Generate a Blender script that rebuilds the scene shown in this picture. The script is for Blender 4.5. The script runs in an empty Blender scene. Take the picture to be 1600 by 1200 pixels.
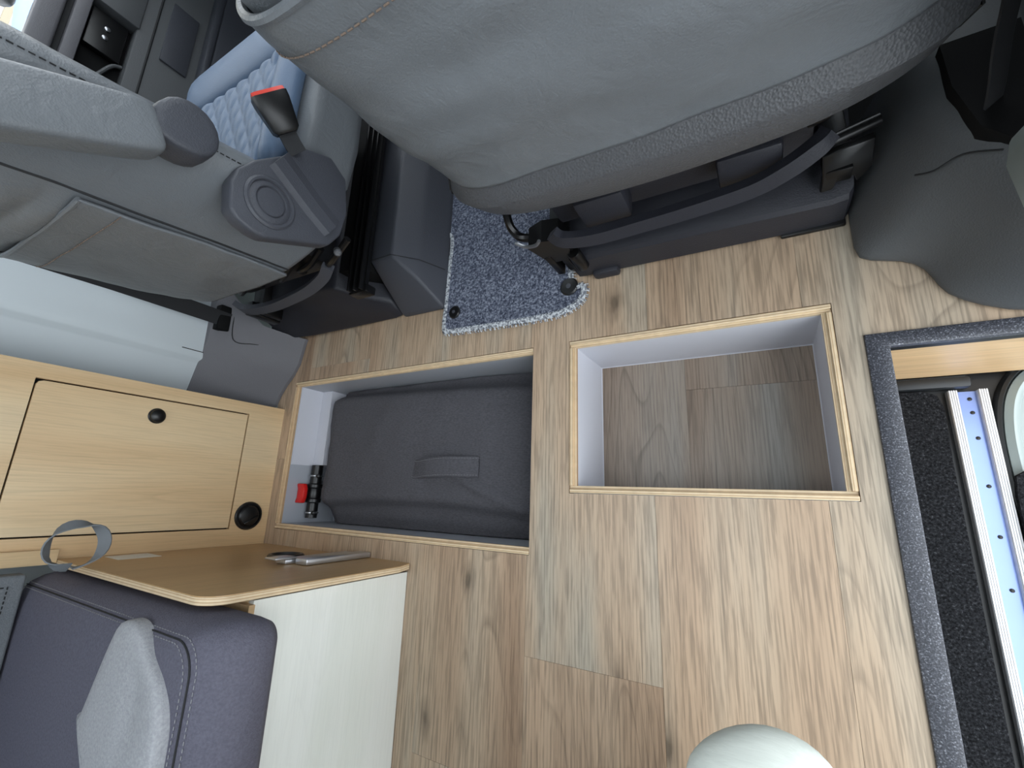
import bpy, bmesh, math, random
from mathutils import Vector, noise
random.seed(4)
S = 0.9                                   # metres per layout unit (camera height = 1 unit)
sc = bpy.context.scene
COL = sc.collection

# ------------------------------------------------------------------ camera, world, light, exposure
cam = bpy.data.objects.new('camera', bpy.data.cameras.new('camera')); COL.objects.link(cam)
cam.location = (0, 0, 1.0 * S); cam.rotation_euler = (0.2639, 0.5140, 0.0375)
cam.data.sensor_fit = 'HORIZONTAL'; cam.data.sensor_width = 36; cam.data.lens = 693.27 / 1600 * 36
cam.data.clip_start = 0.01
sc.camera = cam
wd = bpy.data.worlds.new('sky'); sc.world = wd; wd.use_nodes = True
bg = wd.node_tree.nodes['Background']; bg.inputs[0].default_value = (0.88, 0.945, 1.0, 1); bg.inputs[1].default_value = 4.2
def portal(name, loc, target, sx, sy):          # sampling portals in the openings of the van shell
    l = bpy.data.lights.new(name, 'AREA'); l.shape = 'RECTANGLE'; l.size = sx * S; l.size_y = sy * S; l.cycles.is_portal = True
    o = bpy.data.objects.new(name, l); COL.objects.link(o); o.location = Vector(loc) * S
    o.rotation_euler = (Vector(target) - Vector(loc)).to_track_quat('-Z', 'Z').to_euler(); return o
portal('doorway_portal', (0.66, -0.45, 0.75), (0, -0.45, 0.75), 1.6, 2.2)
portal('windscreen_portal', (-0.62, 2.32, 1.35), (-0.62, 0, 1.35), 2.4, 1.0)
portal('added_hatch_portal', (-0.55, -0.15, 2.03), (-0.55, -0.15, 0), 0.95, 0.75)  # unseen roof hatch, added to let in top light
portal('driver_window_portal', (-1.80, 1.45, 1.15), (0, 1.45, 1.15), 1.1, 0.62)
portal('passenger_window_portal', (0.62, 1.45, 1.15), (0, 1.45, 1.15), 1.1, 0.62)
sun = bpy.data.objects.new('sun', bpy.data.lights.new('sun', 'SUN')); COL.objects.link(sun); sun.data.energy = 4.0; sun.data.angle = 0.02; sun.data.color = (1.0, 0.95, 0.86)
sun.rotation_euler = Vector((1.0, -0.15, -0.36)).to_track_quat('-Z', 'Y').to_euler()
sc.view_settings.view_transform = 'Standard'; sc.view_settings.look = 'None'
sc.view_settings.exposure = 0.08; sc.view_settings.gamma = 1.0; sc.view_settings.use_curve_mapping = False

# ------------------------------------------------------------------ materials
M = {}
def srgb(r, g, b):
    f = lambda c: (c / 255 / 12.92) if c / 255 <= 0.04045 else ((c / 255 + 0.055) / 1.055) ** 2.4
    return (f(r), f(g), f(b), 1)
class NT:
    def __init__(s, name, rough=0.5, metal=0.0, spec=0.5):
        m = bpy.data.materials.new(name); m.use_nodes = True; s.m = m; s.t = m.node_tree; s.b = s.t.nodes['Principled BSDF']
        s.b.inputs['Roughness'].default_value = rough; s.b.inputs['Metallic'].default_value = metal
        s.b.inputs['Specular IOR Level'].default_value = spec; M[name] = m
        s.tc = s.n('ShaderNodeTexCoord')
    def n(s, t, **k):
        x = s.t.nodes.new(t)
        for a, v in k.items(): setattr(x, a, v)
        return x
    def l(s, a, b): s.t.links.new(a, b)
    def put(s, sock, v):
        if hasattr(v, 'links') or hasattr(v, 'is_linked'): s.l(v, sock)
        else: sock.default_value = v
    def mapping(s, scale=(1, 1, 1), rand=0.0, src=None):
        mp = s.n('ShaderNodeMapping'); mp.inputs['Scale'].default_value = scale
        s.l(src or s.tc.outputs['Object'], mp.inputs['Vector'])
        if rand:
            oi = s.n('ShaderNodeObjectInfo'); mm = s.n('ShaderNodeMath', operation='MULTIPLY'); s.l(oi.outputs['Random'], mm.inputs[0]); mm.inputs[1].default_value = rand
            cx = s.n('ShaderNodeCombineXYZ'); [s.l(mm.outputs[0], cx.inputs[i]) for i in range(3)]
            s.l(cx.outputs[0], mp.inputs['Location'])
        return mp.outputs[0]
    def noise(s, vec, scale, detail=3, rough=0.5, dist=0.0):
        x = s.n('ShaderNodeTexNoise'); s.l(vec, x.inputs['Vector']); x.inputs['Scale'].default_value = scale
        x.inputs['Detail'].default_value = detail; x.inputs['Roughness'].default_value = rough; x.inputs['Distortion'].default_value = dist
        return x.outputs['Fac']
    def vor(s, vec, scale, feature='F1', rnd=1.0):
        x = s.n('ShaderNodeTexVoronoi', feature=feature); s.l(vec, x.inputs['Vector']); x.inputs['Scale'].default_value = scale
        x.inputs['Randomness'].default_value = rnd
        return x.outputs['Distance']
    def ramp(s, fac, stops):
        x = s.n('ShaderNodeValToRGB'); s.l(fac, x.inputs[0]); e = x.color_ramp.elements
        while len(e) < len(stops): e.new(0.5)
        for i, (p, c) in enumerate(stops): e[i].position = p; e[i].color = c
        return x.outputs[0]
    def mix(s, fac, a, b, mode='MIX'):
        x = s.n('ShaderNodeMix', data_type='RGBA', blend_type=mode)
        s.put(x.inputs[0], fac); s.put(x.inputs[6], a); s.put(x.inputs[7], b); return x.outputs[2]
    def math(s, op, a, b=0.0):
        x = s.n('ShaderNodeMath', operation=op); s.put(x.inputs[0], a); s.put(x.inputs[1], b); return x.outputs[0]
    def bump(s, h, strength=0.3, dist=0.002):
        x = s.n('ShaderNodeBump'); x.inputs['Strength'].default_value = strength; x.inputs['Distance'].default_value = dist
        s.l(h, x.inputs['Height']); s.l(x.outputs[0], s.b.inputs['Normal'])
    def col(s, c): s.put(s.b.inputs['Base Color'], c)
g = lambda v: (v, v, v, 1)

def plain(name, c, rough=0.5, metal=0.0, spec=0.5, grain=0, gs=400, var=0.0):
    t = NT(name, rough, metal, spec)
    v = t.mapping()
    if var:
        n = t.noise(v, 6, 3); c2 = tuple(min(1, x * (1 - var)) for x in c[:3]) + (1,)
        t.col(t.mix(n, c, c2))
    else: t.col(c)
    if grain: t.bump(t.noise(v, gs, 2), grain, 0.001)
    return t

def wood(name, stops, axis, tone=3.0, rand=37.0, streak=(0.78, 1.0), rough=0.42, rings=1.0, knots=True, sat=1.0):
    """axis: the world axis along which the grain runs"""
    t = NT(name, rough)
    ax = 'xyz'.index(axis)
    def sc3(across, along): v = [across] * 3; v[ax] = along; return tuple(v)
    base = t.mapping((1, 1, 1), rand)
    def st(across, along):
        mp = t.n('ShaderNodeMapping'); mp.inputs['Scale'].default_value = sc3(across, along); t.l(base, mp.inputs['Vector']); return mp.outputs[0]
    tn = t.noise(st(tone * 2.2, tone * 0.26), 1.0, 2, 0.5, 0.3)
    c = t.ramp(tn, stops)
    # growth rings: noise field contoured
    f = t.noise(st(5.0, 0.62), 1.0, 1.5, 0.4, 0.15)
    fr = t.math('FRACT', t.math('MULTIPLY', f, 26.0))
    band = t.ramp(fr, [(0.0, g(1)), (0.35, g(0.98)), (0.80, g(0.92 if rings else 1)), (0.94, g(0.58 if rings else 1)), (1.0, g(0.97))])
    msk = t.ramp(t.noise(st(3.0, 0.8), 1.0, 2), [(0.42, g(0)), (0.62, g(1))])
    c = t.mix(t.math('MULTIPLY', msk, 0.75 * rings), c, t.mix(1.0, c, band, 'MULTIPLY'))
    # fine pores
    fine = t.ramp(t.noise(st(230, 9.0), 1.0, 3, 0.6, 0.1), [(0.38, g(streak[0])), (0.54, g(streak[1]))])
    c = t.mix(0.85, c, fine, 'MULTIPLY')
    fine2 = t.ramp(t.noise(st(55, 1.3), 1.0, 3, 0.6), [(0.36, g(streak[0] * 0.5 + 0.5)), (0.6, g(1.0))])
    c = t.mix(0.30, c, fine2, 'MULTIPLY')
    wv_ = t.n('ShaderNodeTexWave', wave_type='BANDS', bands_direction='Y' if axis == 'x' else ('X' if axis == 'y' else 'Y'), wave_profile='SIN'); t.l(st(1.0, 0.05), wv_.inputs['Vector'])
    for k_, x_ in (('Scale', 46.0), ('Distortion', 9.0), ('Detail', 2.0), ('Detail Scale', 0.10), ('Detail Roughness', 0.6)): wv_.inputs[k_].default_value = x_
    ln_ = t.ramp(wv_.outputs['Fac'], [(0.05, g(0.5 + 0.5 * streak[0])), (0.45, g(1.0))])
    c = t.mix(t.math('MULTIPLY', t.ramp(t.noise(st(9, 1.2), 1.0, 2), [(0.35, g(0.15)), (0.65, g(1))]), 0.9), c, t.mix(1.0, c, ln_, 'MULTIPLY'))
    if knots:
        kx = t.n('ShaderNodeTexVoronoi', voronoi_dimensions='2D'); t.l(st(3.4, 1.5), kx.inputs['Vector']); kx.inputs['Scale'].default_value = 1.0; kv = kx.outputs['Distance']
        kn = t.math('ADD', kv, t.math('MULTIPLY', t.math('SUBTRACT', t.noise(st(30, 14), 1.0, 3), 0.5), 0.10))
        k = t.ramp(kn, [(0.005, g(0.32)), (0.03, g(0.66)), (0.08, g(1.0))])
        c = t.mix(0.9, c, k, 'MULTIPLY')
    t.col(c)
    t.bump(t.noise(st(160, 5.0), 1.0, 4, 0.65), 0.10, 0.001)
    t.b.inputs['Roughness'].default_value = rough
    return t

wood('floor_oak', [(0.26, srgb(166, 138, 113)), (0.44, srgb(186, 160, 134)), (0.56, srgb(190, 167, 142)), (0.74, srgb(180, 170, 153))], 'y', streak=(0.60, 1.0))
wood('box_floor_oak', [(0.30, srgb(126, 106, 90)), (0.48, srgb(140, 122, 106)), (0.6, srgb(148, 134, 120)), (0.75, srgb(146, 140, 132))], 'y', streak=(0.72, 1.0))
LO = [(0.28, srgb(206, 172, 128)), (0.46, srgb(216, 186, 144)), (0.58, srgb(222, 196, 156)), (0.75, srgb(212, 190, 156))]
wood('light_oak_z', LO, 'z', rings=0.6, knots=False, streak=(0.90, 1.0))
wood('light_oak_shaded', [(0.28, srgb(170, 132, 88)), (0.5, srgb(186, 150, 104)), (0.75, srgb(178, 146, 104))], 'z', rings=0.4, knots=False, streak=(0.88, 1.0), rough=0.35)  # same oak as the cabinet, darkened to paint in the board's grazing shade
wood('riser_wood', [(0.28, srgb(216, 178, 132)), (0.5, srgb(228, 192, 146)), (0.75, srgb(208, 168, 122))], 'x', rings=0.6, knots=False, streak=(0.85, 1.0), tone=6)
wood('white_wood', [(0.28, srgb(226, 228, 220)), (0.5, srgb(234, 236, 230)), (0.75, srgb(222, 226, 216))], 'y', rings=0.10, knots=False, streak=(0.96, 1.0), tone=2)
def ply(name, axis):
    t = NT(name, 0.6); mp = t.n('ShaderNodeSeparateXYZ'); t.l(t.tc.outputs['Object'], mp.inputs[0])
    fr = t.math('FRACT', t.math('MULTIPLY', mp.outputs['xyz'.index(axis)], 210.0))
    c = t.ramp(fr, [(0.0, srgb(228, 208, 176)), (0.55, srgb(222, 198, 162)), (0.72, srgb(172, 136, 98)), (0.9, srgb(214, 188, 152))])
    n = t.noise(t.mapping(), 60, 3)
    t.col(t.mix(0.35, c, t.ramp(n, [(0.3, g(0.6)), (0.7, g(1))]), 'MULTIPLY'))
ply('ply_across_x', 'x'); ply('ply_across_y', 'y'); ply('ply_across_z', 'z')

def grainy(name, c, rough, vs, strength, var=0.15, spec=0.4, dist=0.001):
    t = NT(name, rough, 0, spec); v = t.mapping()
    h = t.vor(v, vs); n = t.noise(v, 3.0, 4)
    c2 = tuple(x * (1 - var) for x in c[:3]) + (1,)
    t.col(t.mix(n, c, c2)); t.bump(h, strength, dist); return t
grainy('leather', srgb(108, 112, 116), 0.40, 420, 0.25)
def creases(nm):
    m = M[nm]; nt = m.node_tree; b = nt.nodes['Principled BSDF']; old = b.inputs['Normal'].links[0].from_node
    tc = next(n for n in nt.nodes if n.type == 'TEX_COORD'); x = nt.nodes.new('ShaderNodeTexNoise'); x.inputs['Scale'].default_value = 16; x.inputs['Detail'].default_value = 4; x.inputs['Distortion'].default_value = 2.2
    nt.links.new(tc.outputs['Object'], x.inputs['Vector']); bp = nt.nodes.new('ShaderNodeBump'); bp.inputs['Strength'].default_value = 0.32; bp.inputs['Distance'].default_value = 0.006
    nt.links.new(x.outputs['Fac'], bp.inputs['Height']); nt.links.new(bp.outputs[0], old.inputs['Normal'])
creases('leather')
grainy('leather_skylit', srgb(92, 112, 138), 0.5, 420, 0.2)  # blue of the sky light through the windscreen put into the leather colour
grainy('seat_plastic', srgb(78, 79, 82), 0.45, 300, 0.8)
grainy('dark_plastic', srgb(66, 68, 75), 0.5, 420, 0.3)
grainy('trim_plastic', srgb(84, 86, 88), 0.55, 420, 0.25)
grainy('pillar_plastic', srgb(104, 103, 107), 0.55, 420, 0.25)
grainy('base_plastic', srgb(40, 41, 48), 0.5, 420, 0.3)  # darkened so the shade under the seats is partly in the colour
plain('black_plastic', srgb(16, 16, 17), 0.35)
plain('black_matt', srgb(12, 12, 13), 0.8, spec=0.2)
plain('frame_black', srgb(14, 14, 15), 0.3, metal=0.3)
plain('pale_lining', srgb(206, 214, 218), 0.55, var=0.05)
plain('pale_paint', srgb(152, 163, 161), 0.3)
plain('white_laminate', srgb(205, 206, 214), 0.45, var=0.03)
plain('grey_laminate', srgb(170, 174, 182), 0.45, var=0.05)
plain('strap_grey', srgb(112, 116, 120), 0.8, grain=0.3, gs=900)
plain('belt_dark', srgb(30, 31, 34), 0.75, grain=0.3, gs=900)
plain('alloy', srgb(196, 198, 202), 0.32, metal=0.85)
plain('alloy_white', srgb(226, 226, 228), 0.35, metal=0.25)
plain('track_metal_skylit', srgb(138, 158, 214), 0.28, metal=0.5, var=0.1)  # blue sky reflection mixed into the metal colour
plain('red_plastic', srgb(206, 34, 30), 0.35)
plain('buckle_red', srgb(226, 74, 60), 0.4)
plain('sticker_white', srgb(222, 220, 212), 0.6)
plain('thread', srgb(112, 96, 84), 0.8)
plain('thread_light', srgb(128, 128, 132), 0.8)
plain('seam_dark', srgb(30, 31, 33), 0.8)
plain('rubber', srgb(30, 32, 34), 0.45)
plain('screw_steel', srgb(170, 172, 176), 0.3, metal=0.9)
t = NT('fabric_dark', 0.85, 0, 0.25); v = t.mapping()
t.col(t.mix(t.noise(v, 260, 2), srgb(76, 75, 86), srgb(106, 105, 118))); t.bump(t.vor(v, 500), 0.5, 0.001)
t = NT('fabric_lit_patch', 0.8, 0, 0.3); v = t.mapping()  # cushion fabric with the brightness of the light patch put into its colour
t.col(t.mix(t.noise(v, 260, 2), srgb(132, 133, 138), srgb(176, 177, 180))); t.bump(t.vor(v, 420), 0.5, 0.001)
t = NT('fabric_border', 0.85, 0, 0.25); v = t.mapping()
t.col(t.mix(t.noise(v, 300, 2), srgb(96, 100, 104), srgb(124, 128, 132))); t.bump(t.vor(v, 500), 0.4, 0.001)
t = NT('bag_fabric', 0.9, 0, 0.2); v = t.mapping((1, 1, 1))
t.col(t.mix(t.noise(t.mapping((140, 420, 140)), 1.0, 3, 0.6), srgb(54, 54, 58), srgb(104, 103, 109))); t.bump(t.noise(t.mapping((140, 420, 140)), 1.0, 3), 0.5, 0.001)
t = NT('mat_carpet', 0.95, 0, 0.1); v = t.mapping()
t.col(t.ramp(t.noise(v, 190, 3, 0.7), [(0.34, srgb(48, 53, 68)), (0.50, srgb(96, 102, 118)), (0.68, srgb(160, 166, 180))])); t.bump(t.noise(v, 220, 3, 0.7), 1.0, 0.004)
t = NT('mat_binding', 0.9, 0, 0.1); v = t.mapping()
t.col(t.ramp(t.noise(v, 160, 2), [(0.38, srgb(104, 108, 116)), (0.6, srgb(206, 210, 214))])); t.bump(t.noise(v, 200, 2), 0.8, 0.003)
t = NT('step_carpet', 0.97, 0, 0.1); v = t.mapping()
t.col(t.ramp(t.noise(v, 230, 4, 0.75), [(0.40, srgb(22, 22, 24)), (0.6, srgb(52, 53, 56)), (0.76, srgb(112, 114, 118))])); t.bump(t.noise(v, 240, 4, 0.8), 1.0, 0.004)
t = NT('sill_speckle', 0.42, 0, 0.5); v = t.mapping()
t.col(t.ramp(t.noise(v, 420, 2, 0.7), [(0.42, srgb(46, 47, 54)), (0.60, srgb(78, 80, 88)), (0.74, srgb(160, 162, 170))])); t.bump(t.noise(v, 420, 2), 0.5, 0.001)
t = NT('gravel', 0.9); v = t.mapping()
t.col(t.ramp(t.vor(v, 70), [(0.05, srgb(60, 62, 64)), (0.35, srgb(160, 164, 164)), (0.7, srgb(215, 216, 214))])); t.bump(t.vor(v, 70), 1.0, 0.01)
t = NT('trouser_cloth', 0.85, 0, 0.2)
t.col(t.mix(t.noise(t.mapping((20, 160, 160)), 1.0, 3), srgb(196, 200, 192), srgb(220, 224, 216))); t.bump(t.noise(t.mapping((40, 300, 300)), 1.0, 2), 0.3, 0.001)
plain('jacket_cloth', srgb(60, 66, 76), 0.9); plain('skin', srgb(205, 160, 135), 0.55); plain('hair', srgb(60, 45, 36), 0.7); plain('shoe_white', srgb(220, 220, 215), 0.5)
plain('facade', srgb(214, 208, 196), 0.8); plain('facade_slat', srgb(150, 140, 120), 0.8); plain('car_blue', srgb(120, 150, 190), 0.3)

# ------------------------------------------------------------------ object helpers
WL = {}                                    # world location of each object
def link(o, world_loc, parent):
    COL.objects.link(o); WL[o.name] = Vector(world_loc)
    if parent is not None:
        o.parent = parent; o.location = Vector(world_loc) - WL[parent.name]
    else: o.location = world_loc
    return o
def tag(o, label=None, cat=None, group=None, kind=None):
    if label: o['label'] = label
    if cat: o['category'] = cat
    if group: o['group'] = group
    if kind: o['kind'] = kind
    return o
def thing(name, loc, label=None, cat=None, group=None, kind=None):
    o = bpy.data.objects.new(name, None); o.empty_display_size = 0.05
    return tag(link(o, Vector(loc) * S, None), label, cat, group, kind)
def finish(name, bm, mat, parent=None, smooth=True, sub=0, angle=40):
    bmesh.ops.recalc_face_normals(bm, faces=bm.faces)
    vs = [v.co for v in bm.verts]
    lo = Vector([min(v[i] for v in vs) for i in range(3)]); hi = Vector([max(v[i] for v in vs) for i in range(3)])
    c = Vector(((lo.x + hi.x) / 2, (lo.y + hi.y) / 2, lo.z))
    for v in bm.verts: v.co = (v.co - c) * S
    me = bpy.data.meshes.new(name); bm.to_mesh(me); bm.free(); me.materials.append(M[mat])
    if smooth:
        me.polygons.foreach_set('use_smooth', [True] * len(me.polygons))
        if not sub: me.set_sharp_from_angle(angle=math.radians(angle))
    o = bpy.data.objects.new(name, me); link(o, c * S, parent)
    if sub:
        md = o.modifiers.new('subdivision', 'SUBSURF'); md.levels = sub; md.render_levels = sub
    return o
def add_box(bm, x0, x1, y0, y1, z0, z1, bev=0.0, seg=2):
    r = bmesh.ops.create_cube(bm, size=1)
    for v in r['verts']: v.co = Vector(((x0 + x1) / 2 + v.co.x * (x1 - x0), (y0 + y1) / 2 + v.co.y * (y1 - y0), (z0 + z1) / 2 + v.co.z * (z1 - z0)))
    if bev:
        es = list({e for v in r['verts'] for e in v.link_edges})
        bmesh.ops.bevel(bm, geom=es, offset=bev, segments=seg, affect='EDGES', profile=0.5)
def box(name, x0, x1, y0, y1, z0, z1, mat, parent=None, bev=0.0, seg=2):
    bm = bmesh.new(); add_box(bm, x0, x1, y0, y1, z0, z1, bev, seg); return finish(name, bm, mat, parent)
def prism(name, pts, d, mat, parent=None, bev=0.0, seg=2, sub=0, smooth=True):
    """pts: 3D polygon; d: extrusion vector"""
    bm = bmesh.new(); a = [bm.verts.new(p) for p in pts]; dv = Vector(d); b = [bm.verts.new(Vector(p) + dv) for p in pts]
    bm.faces.new(a); bm.faces.new(b[::-1]); n = len(a)
    for i in range(n): bm.faces.new((a[i], b[i], b[(i + 1) % n], a[(i + 1) % n]))
    bmesh.ops.recalc_face_normals(bm, faces=bm.faces)
    if bev: bmesh.ops.bevel(bm, geom=list(bm.edges), offset=bev, segments=seg, affect='EDGES', profile=0.5)
    return finish(name, bm, mat, parent, smooth, sub)
def add_loft(bm, rings, closed=True, caps=True):
    R = [[bm.verts.new(p) for p in r] for r in rings]; n = len(R[0])
    for i in range(len(R) - 1):
        for j in range(n if closed else n - 1):
            k = (j + 1) % n; bm.faces.new((R[i][j], R[i][k], R[i + 1][k], R[i + 1][j]))
    if caps and closed: bm.faces.new(R[0][::-1]); bm.faces.new(R[-1])
def loft(name, rings, mat, parent=None, closed=True, caps=True, sub=0, angle=40):
    bm = bmesh.new(); add_loft(bm, rings, closed, caps); return finish(name, bm, mat, parent, True, sub, angle)
def catmull(P, n, closed=False):
    P = [Vector(p) for p in P]; out = []; m = len(P); segs = m if closed else m - 1
    for s in range(segs):
        gp = lambda i: P[i % m] if closed else P[max(0, min(m - 1, i))]
        a, b, c, d = gp(s - 1), gp(s), gp(s + 1), gp(s + 2)
        for k in range(n):
            t = k / n; out.append(0.5 * ((2 * b) + (c - a) * t + (2 * a - 5 * b + 4 * c - d) * t * t + (3 * b - a - 3 * c + d) * t ** 3))
    if not closed: out.append(P[-1])
    return out
def add_tube(bm, path, r, n=8, flat=None):
    path = [Vector(p) for p in path]; rings = []; up = Vector((0, 0, 1))
    for i, p in enumerate(path):
        t = (path[min(i + 1, len(path) - 1)] - path[max(i - 1, 0)]).normalized()
        a = t.cross(up)
        if a.length < 0.05: a = t.cross(Vector((1, 0, 0)))
        a.normalize(); b = t.cross(a).normalized(); rr = r[i] if isinstance(r, (list, tuple)) else r
        rings.append([p + a * math.cos(2 * math.pi * k / n) * rr + b * math.sin(2 * math.pi * k / n) * rr * (flat or 1) for k in range(n)])
    add_loft(bm, rings)
def tube(name, path, r, mat, parent=None, n=8, flat=None):
    bm = bmesh.new(); add_tube(bm, path, r, n, flat); return finish(name, bm, mat, parent)
def ribbon(name, path, wdir, w, th, mat, parent=None):
    """flat strap following a path: wdir = width direction (or list)"""
    path = [Vector(p) for p in path]; rings = []
    for i, p in enumerate(path):
        t = (path[min(i + 1, len(path) - 1)] - path[max(i - 1, 0)]).normalized()
        wd_ = Vector(wdir[i] if isinstance(wdir, list) else wdir); wd_ = (wd_ - t * wd_.dot(t)).normalized(); nn = t.cross(wd_)
        rings.append([p + wd_ * w / 2 + nn * th / 2, p - wd_ * w / 2 + nn * th / 2, p - wd_ * w / 2 - nn * th / 2, p + wd_ * w / 2 - nn * th / 2])
    return loft(name, rings, mat, parent)
def stitches(name, path, mat, parent, step=0.011, ln=0.007, r=0.0011):
    P = [Vector(p) for p in path]; bm = bmesh.new(); acc = 0
    for i in range(len(P) - 1):
        d = P[i + 1] - P[i]; L = d.length
        if L == 0: continue
        while acc < L:
            a = P[i] + d * (acc / L); b = a + d.normalized() * ln; add_tube(bm, [a, b], r, 4); acc += step
        acc -= L
    return finish(name, bm, mat, parent)
def disc_rings(c, axis, u, prof, n=28):
    """rings of a lathe around axis through c; prof: (radius, offset along axis)"""
    c = Vector(c); a = Vector(axis).normalized(); u = Vector(u); u = (u - a * u.dot(a)).normalized(); w = a.cross(u)
    return [[c + a * h + (u * math.cos(2 * math.pi * k / n) + w * math.sin(2 * math.pi * k / n)) * r for k in range(n)] for r, h in prof]
def lathe(name, c, axis, prof, mat, parent=None, n=28, u=(0.3, 0.5, 0.8), angle=35):
    return loft(name, disc_rings(c, axis, u, prof, n), mat, parent, angle=angle)

# ------------------------------------------------------------------ FLOOR with planks
XL, XS, YF = -1.60, 0.178, 0.585
HL = (-1.508, -0.5136, -0.1377, 0.383); HR = (-0.4116, 0.1373, 0.0086, 0.385)
floor = thing('floor', (-0.6, -0.3, -0.03), kind='structure')
def plank(x0, x1, y0, y1, z, holes, mat, parent, th=0.008, gap=0.00025, name='plank'):
    x0 += gap; x1 -= gap; y0 += gap; y1 -= gap
    if x1 - x0 < 0.004 or y1 - y0 < 0.004: return
    xs = sorted({x0, x1} | {h[i] for h in holes for i in (0, 1) if x0 < h[i] < x1}); ys = sorted({y0, y1} | {h[i] for h in holes for i in (2, 3) if y0 < h[i] < y1})
    bm = bmesh.new(); V = {}; fs = []
    def vv(i, j):
        if (i, j) not in V: V[(i, j)] = bm.verts.new((xs[i], ys[j], z))
        return V[(i, j)]
    for i in range(len(xs) - 1):
        for j in range(len(ys) - 1):
            cx, cy = (xs[i] + xs[i + 1]) / 2, (ys[j] + ys[j + 1]) / 2
            if any(h[0] < cx < h[1] and h[2] < cy < h[3] for h in holes): continue
            fs.append(bm.faces.new((vv(i, j), vv(i + 1, j), vv(i + 1, j + 1), vv(i, j + 1))))
    if not fs: bm.free(); return
    r = bmesh.ops.extrude_face_region(bm, geom=fs)
    for v in [e for e in r['geom'] if isinstance(e, bmesh.types.BMVert)]: v.co.z -= th
    return finish(name, bm, mat, parent, smooth=False)
seams = [-1.435 - 0.305, -1.435, -1.13, -0.825, -0.52, -0.215, 0.09, 0.395, 0.70]
ends = [[-0.75, 0.1], [-0.55, 0.43], [-0.8, 0.06], [-0.62], [-0.353], [-0.95], [-0.75], [0.36]]
holes = [HL, HR, (XS, 2, -5, 0.311)]
for i in range(len(seams) - 1):
    ys = [-1.5] + ends[i] + [YF]
    for j in range(len(ys) - 1):
        plank(max(seams[i], XL), min(seams[i + 1], 0.46), ys[j], ys[j + 1], 0.0, holes, 'floor_oak', floor)
bm = bmesh.new()                                           # sub floor around the openings
for (a, b, c, d) in [(XL, HL[0], -1.5, YF), (HL[1], HR[0], -1.5, YF), (HR[1], XS, -1.5, YF), (HL[0], HL[1], -1.5, HL[2]), (HL[0], HL[1], HL[3], YF), (HR[0], HR[1], -1.5, HR[2]), (HR[0], HR[1], HR[3], YF), (XS, 0.46, 0.311, YF)]:
    add_box(bm, a, b, c, d, -0.03, -0.0085)
finish('sub_floor', bm, 'ply_across_z', floor, smooth=False)
box('cab_floor', -1.75, 0.5, YF + 0.002, 2.2, -0.06, -0.012, 'black_matt', floor)

# ------------------------------------------------------------------ FLOOR BOXES
def floor_box(rect, depth, t, label, wall_mat, name, open_right=False):
    x0, x1, y0, y1 = rect
    o = thing(name, ((x0 + x1) / 2, (y0 + y1) / 2, -depth), label, 'floor box')
    e = 0.0012; x0 += e; x1 -= e; y0 += e; y1 -= e; h = t * 0.55
    for k, (a, b, c, d, ax, n) in enumerate([(x0, x1, y1 - t, y1, 'y', (0, 0, -1, 0)), (x0, x1, y0, y0 + t, 'y', (0, 0, 0, 1)), (x0, x0 + t, y0 + t, y1 - t, 'x', (0, 1, 0, 0)), (x1 - t, x1, y0 + t, y1 - t, 'x', (-1, 0, 0, 0))]):
        if k == 3 and open_right:
            box('side_board', b + 0.004, b + 0.016, c, d, -depth, -0.032, 'black_matt', o); continue
        w = box('side_board', a, b, c, d, -depth, -0.014, wall_mat, o)
        oa, ob, oc, od = a, b, c, d
        if k == 0: oc, id_ = d - h, (a, b, c, d - h)
        if k == 1: od, id_ = c + h, (a, b, c + h, d)
        if k == 2: ob, id_ = a + h, (a + h, b, c, d)
        if k == 3: oa, id_ = b - h, (a, b - h, c, d)
        box('plywood_edge', oa, ob, oc, od, -0.0138, 0.0006, 'ply_across_' + ax, w, bev=0.001, seg=1)
        box('plywood_rebate', *id_, -0.0138, -0.006, 'ply_across_' + ax, w)
    return o
rb = floor_box(HR, 0.215, 0.0165, 'empty rectangular floor box with white sides and an oak bottom', 'white_laminate', 'floor_box')
tx = 0.0165
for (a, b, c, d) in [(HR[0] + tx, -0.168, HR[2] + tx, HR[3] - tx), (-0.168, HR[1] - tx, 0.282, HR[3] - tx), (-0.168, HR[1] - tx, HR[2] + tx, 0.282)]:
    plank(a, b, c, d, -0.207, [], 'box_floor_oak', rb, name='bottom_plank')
bm = bmesh.new(); z = -0.205
for pa, pb in [((HR[0] + tx, HR[3] - tx), (HR[1] - tx, HR[3] - tx)), ((HR[0] + tx, HR[2] + tx), (HR[0] + tx, HR[3] - tx)), ((HR[1] - tx, HR[2] + tx), (HR[1] - tx, HR[3] - tx)), ((HR[0] + tx, HR[2] + tx), (HR[1] - tx, HR[2] + tx))]:
    add_tube(bm, [(pa[0], pa[1], z), (pb[0], pb[1], z)], 0.003, 6)
finish('sealant_bead', bm, 'white_laminate', rb)
lb = floor_box(HL, 0.24, 0.016, 'long floor box with grey sides holding a dark fabric bag', 'grey_laminate', 'floor_box', True)
box('bottom_board', HL[0] + 0.017, HL[1] - 0.017, HL[2] + 0.017, HL[3] - 0.017, -0.24, -0.228, 'grey_laminate', lb)
box('white_baffle', HL[0] + 0.017, HL[0] + 0.021, 0.082, HL[3] - 0.017, -0.20, -0.016, 'white_laminate', lb)
box('baffle_shelf', HL[0] + 0.0215, HL[0] + 0.075, 0.085, HL[3] - 0.017, -0.20, -0.105, 'white_laminate', lb)

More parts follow.
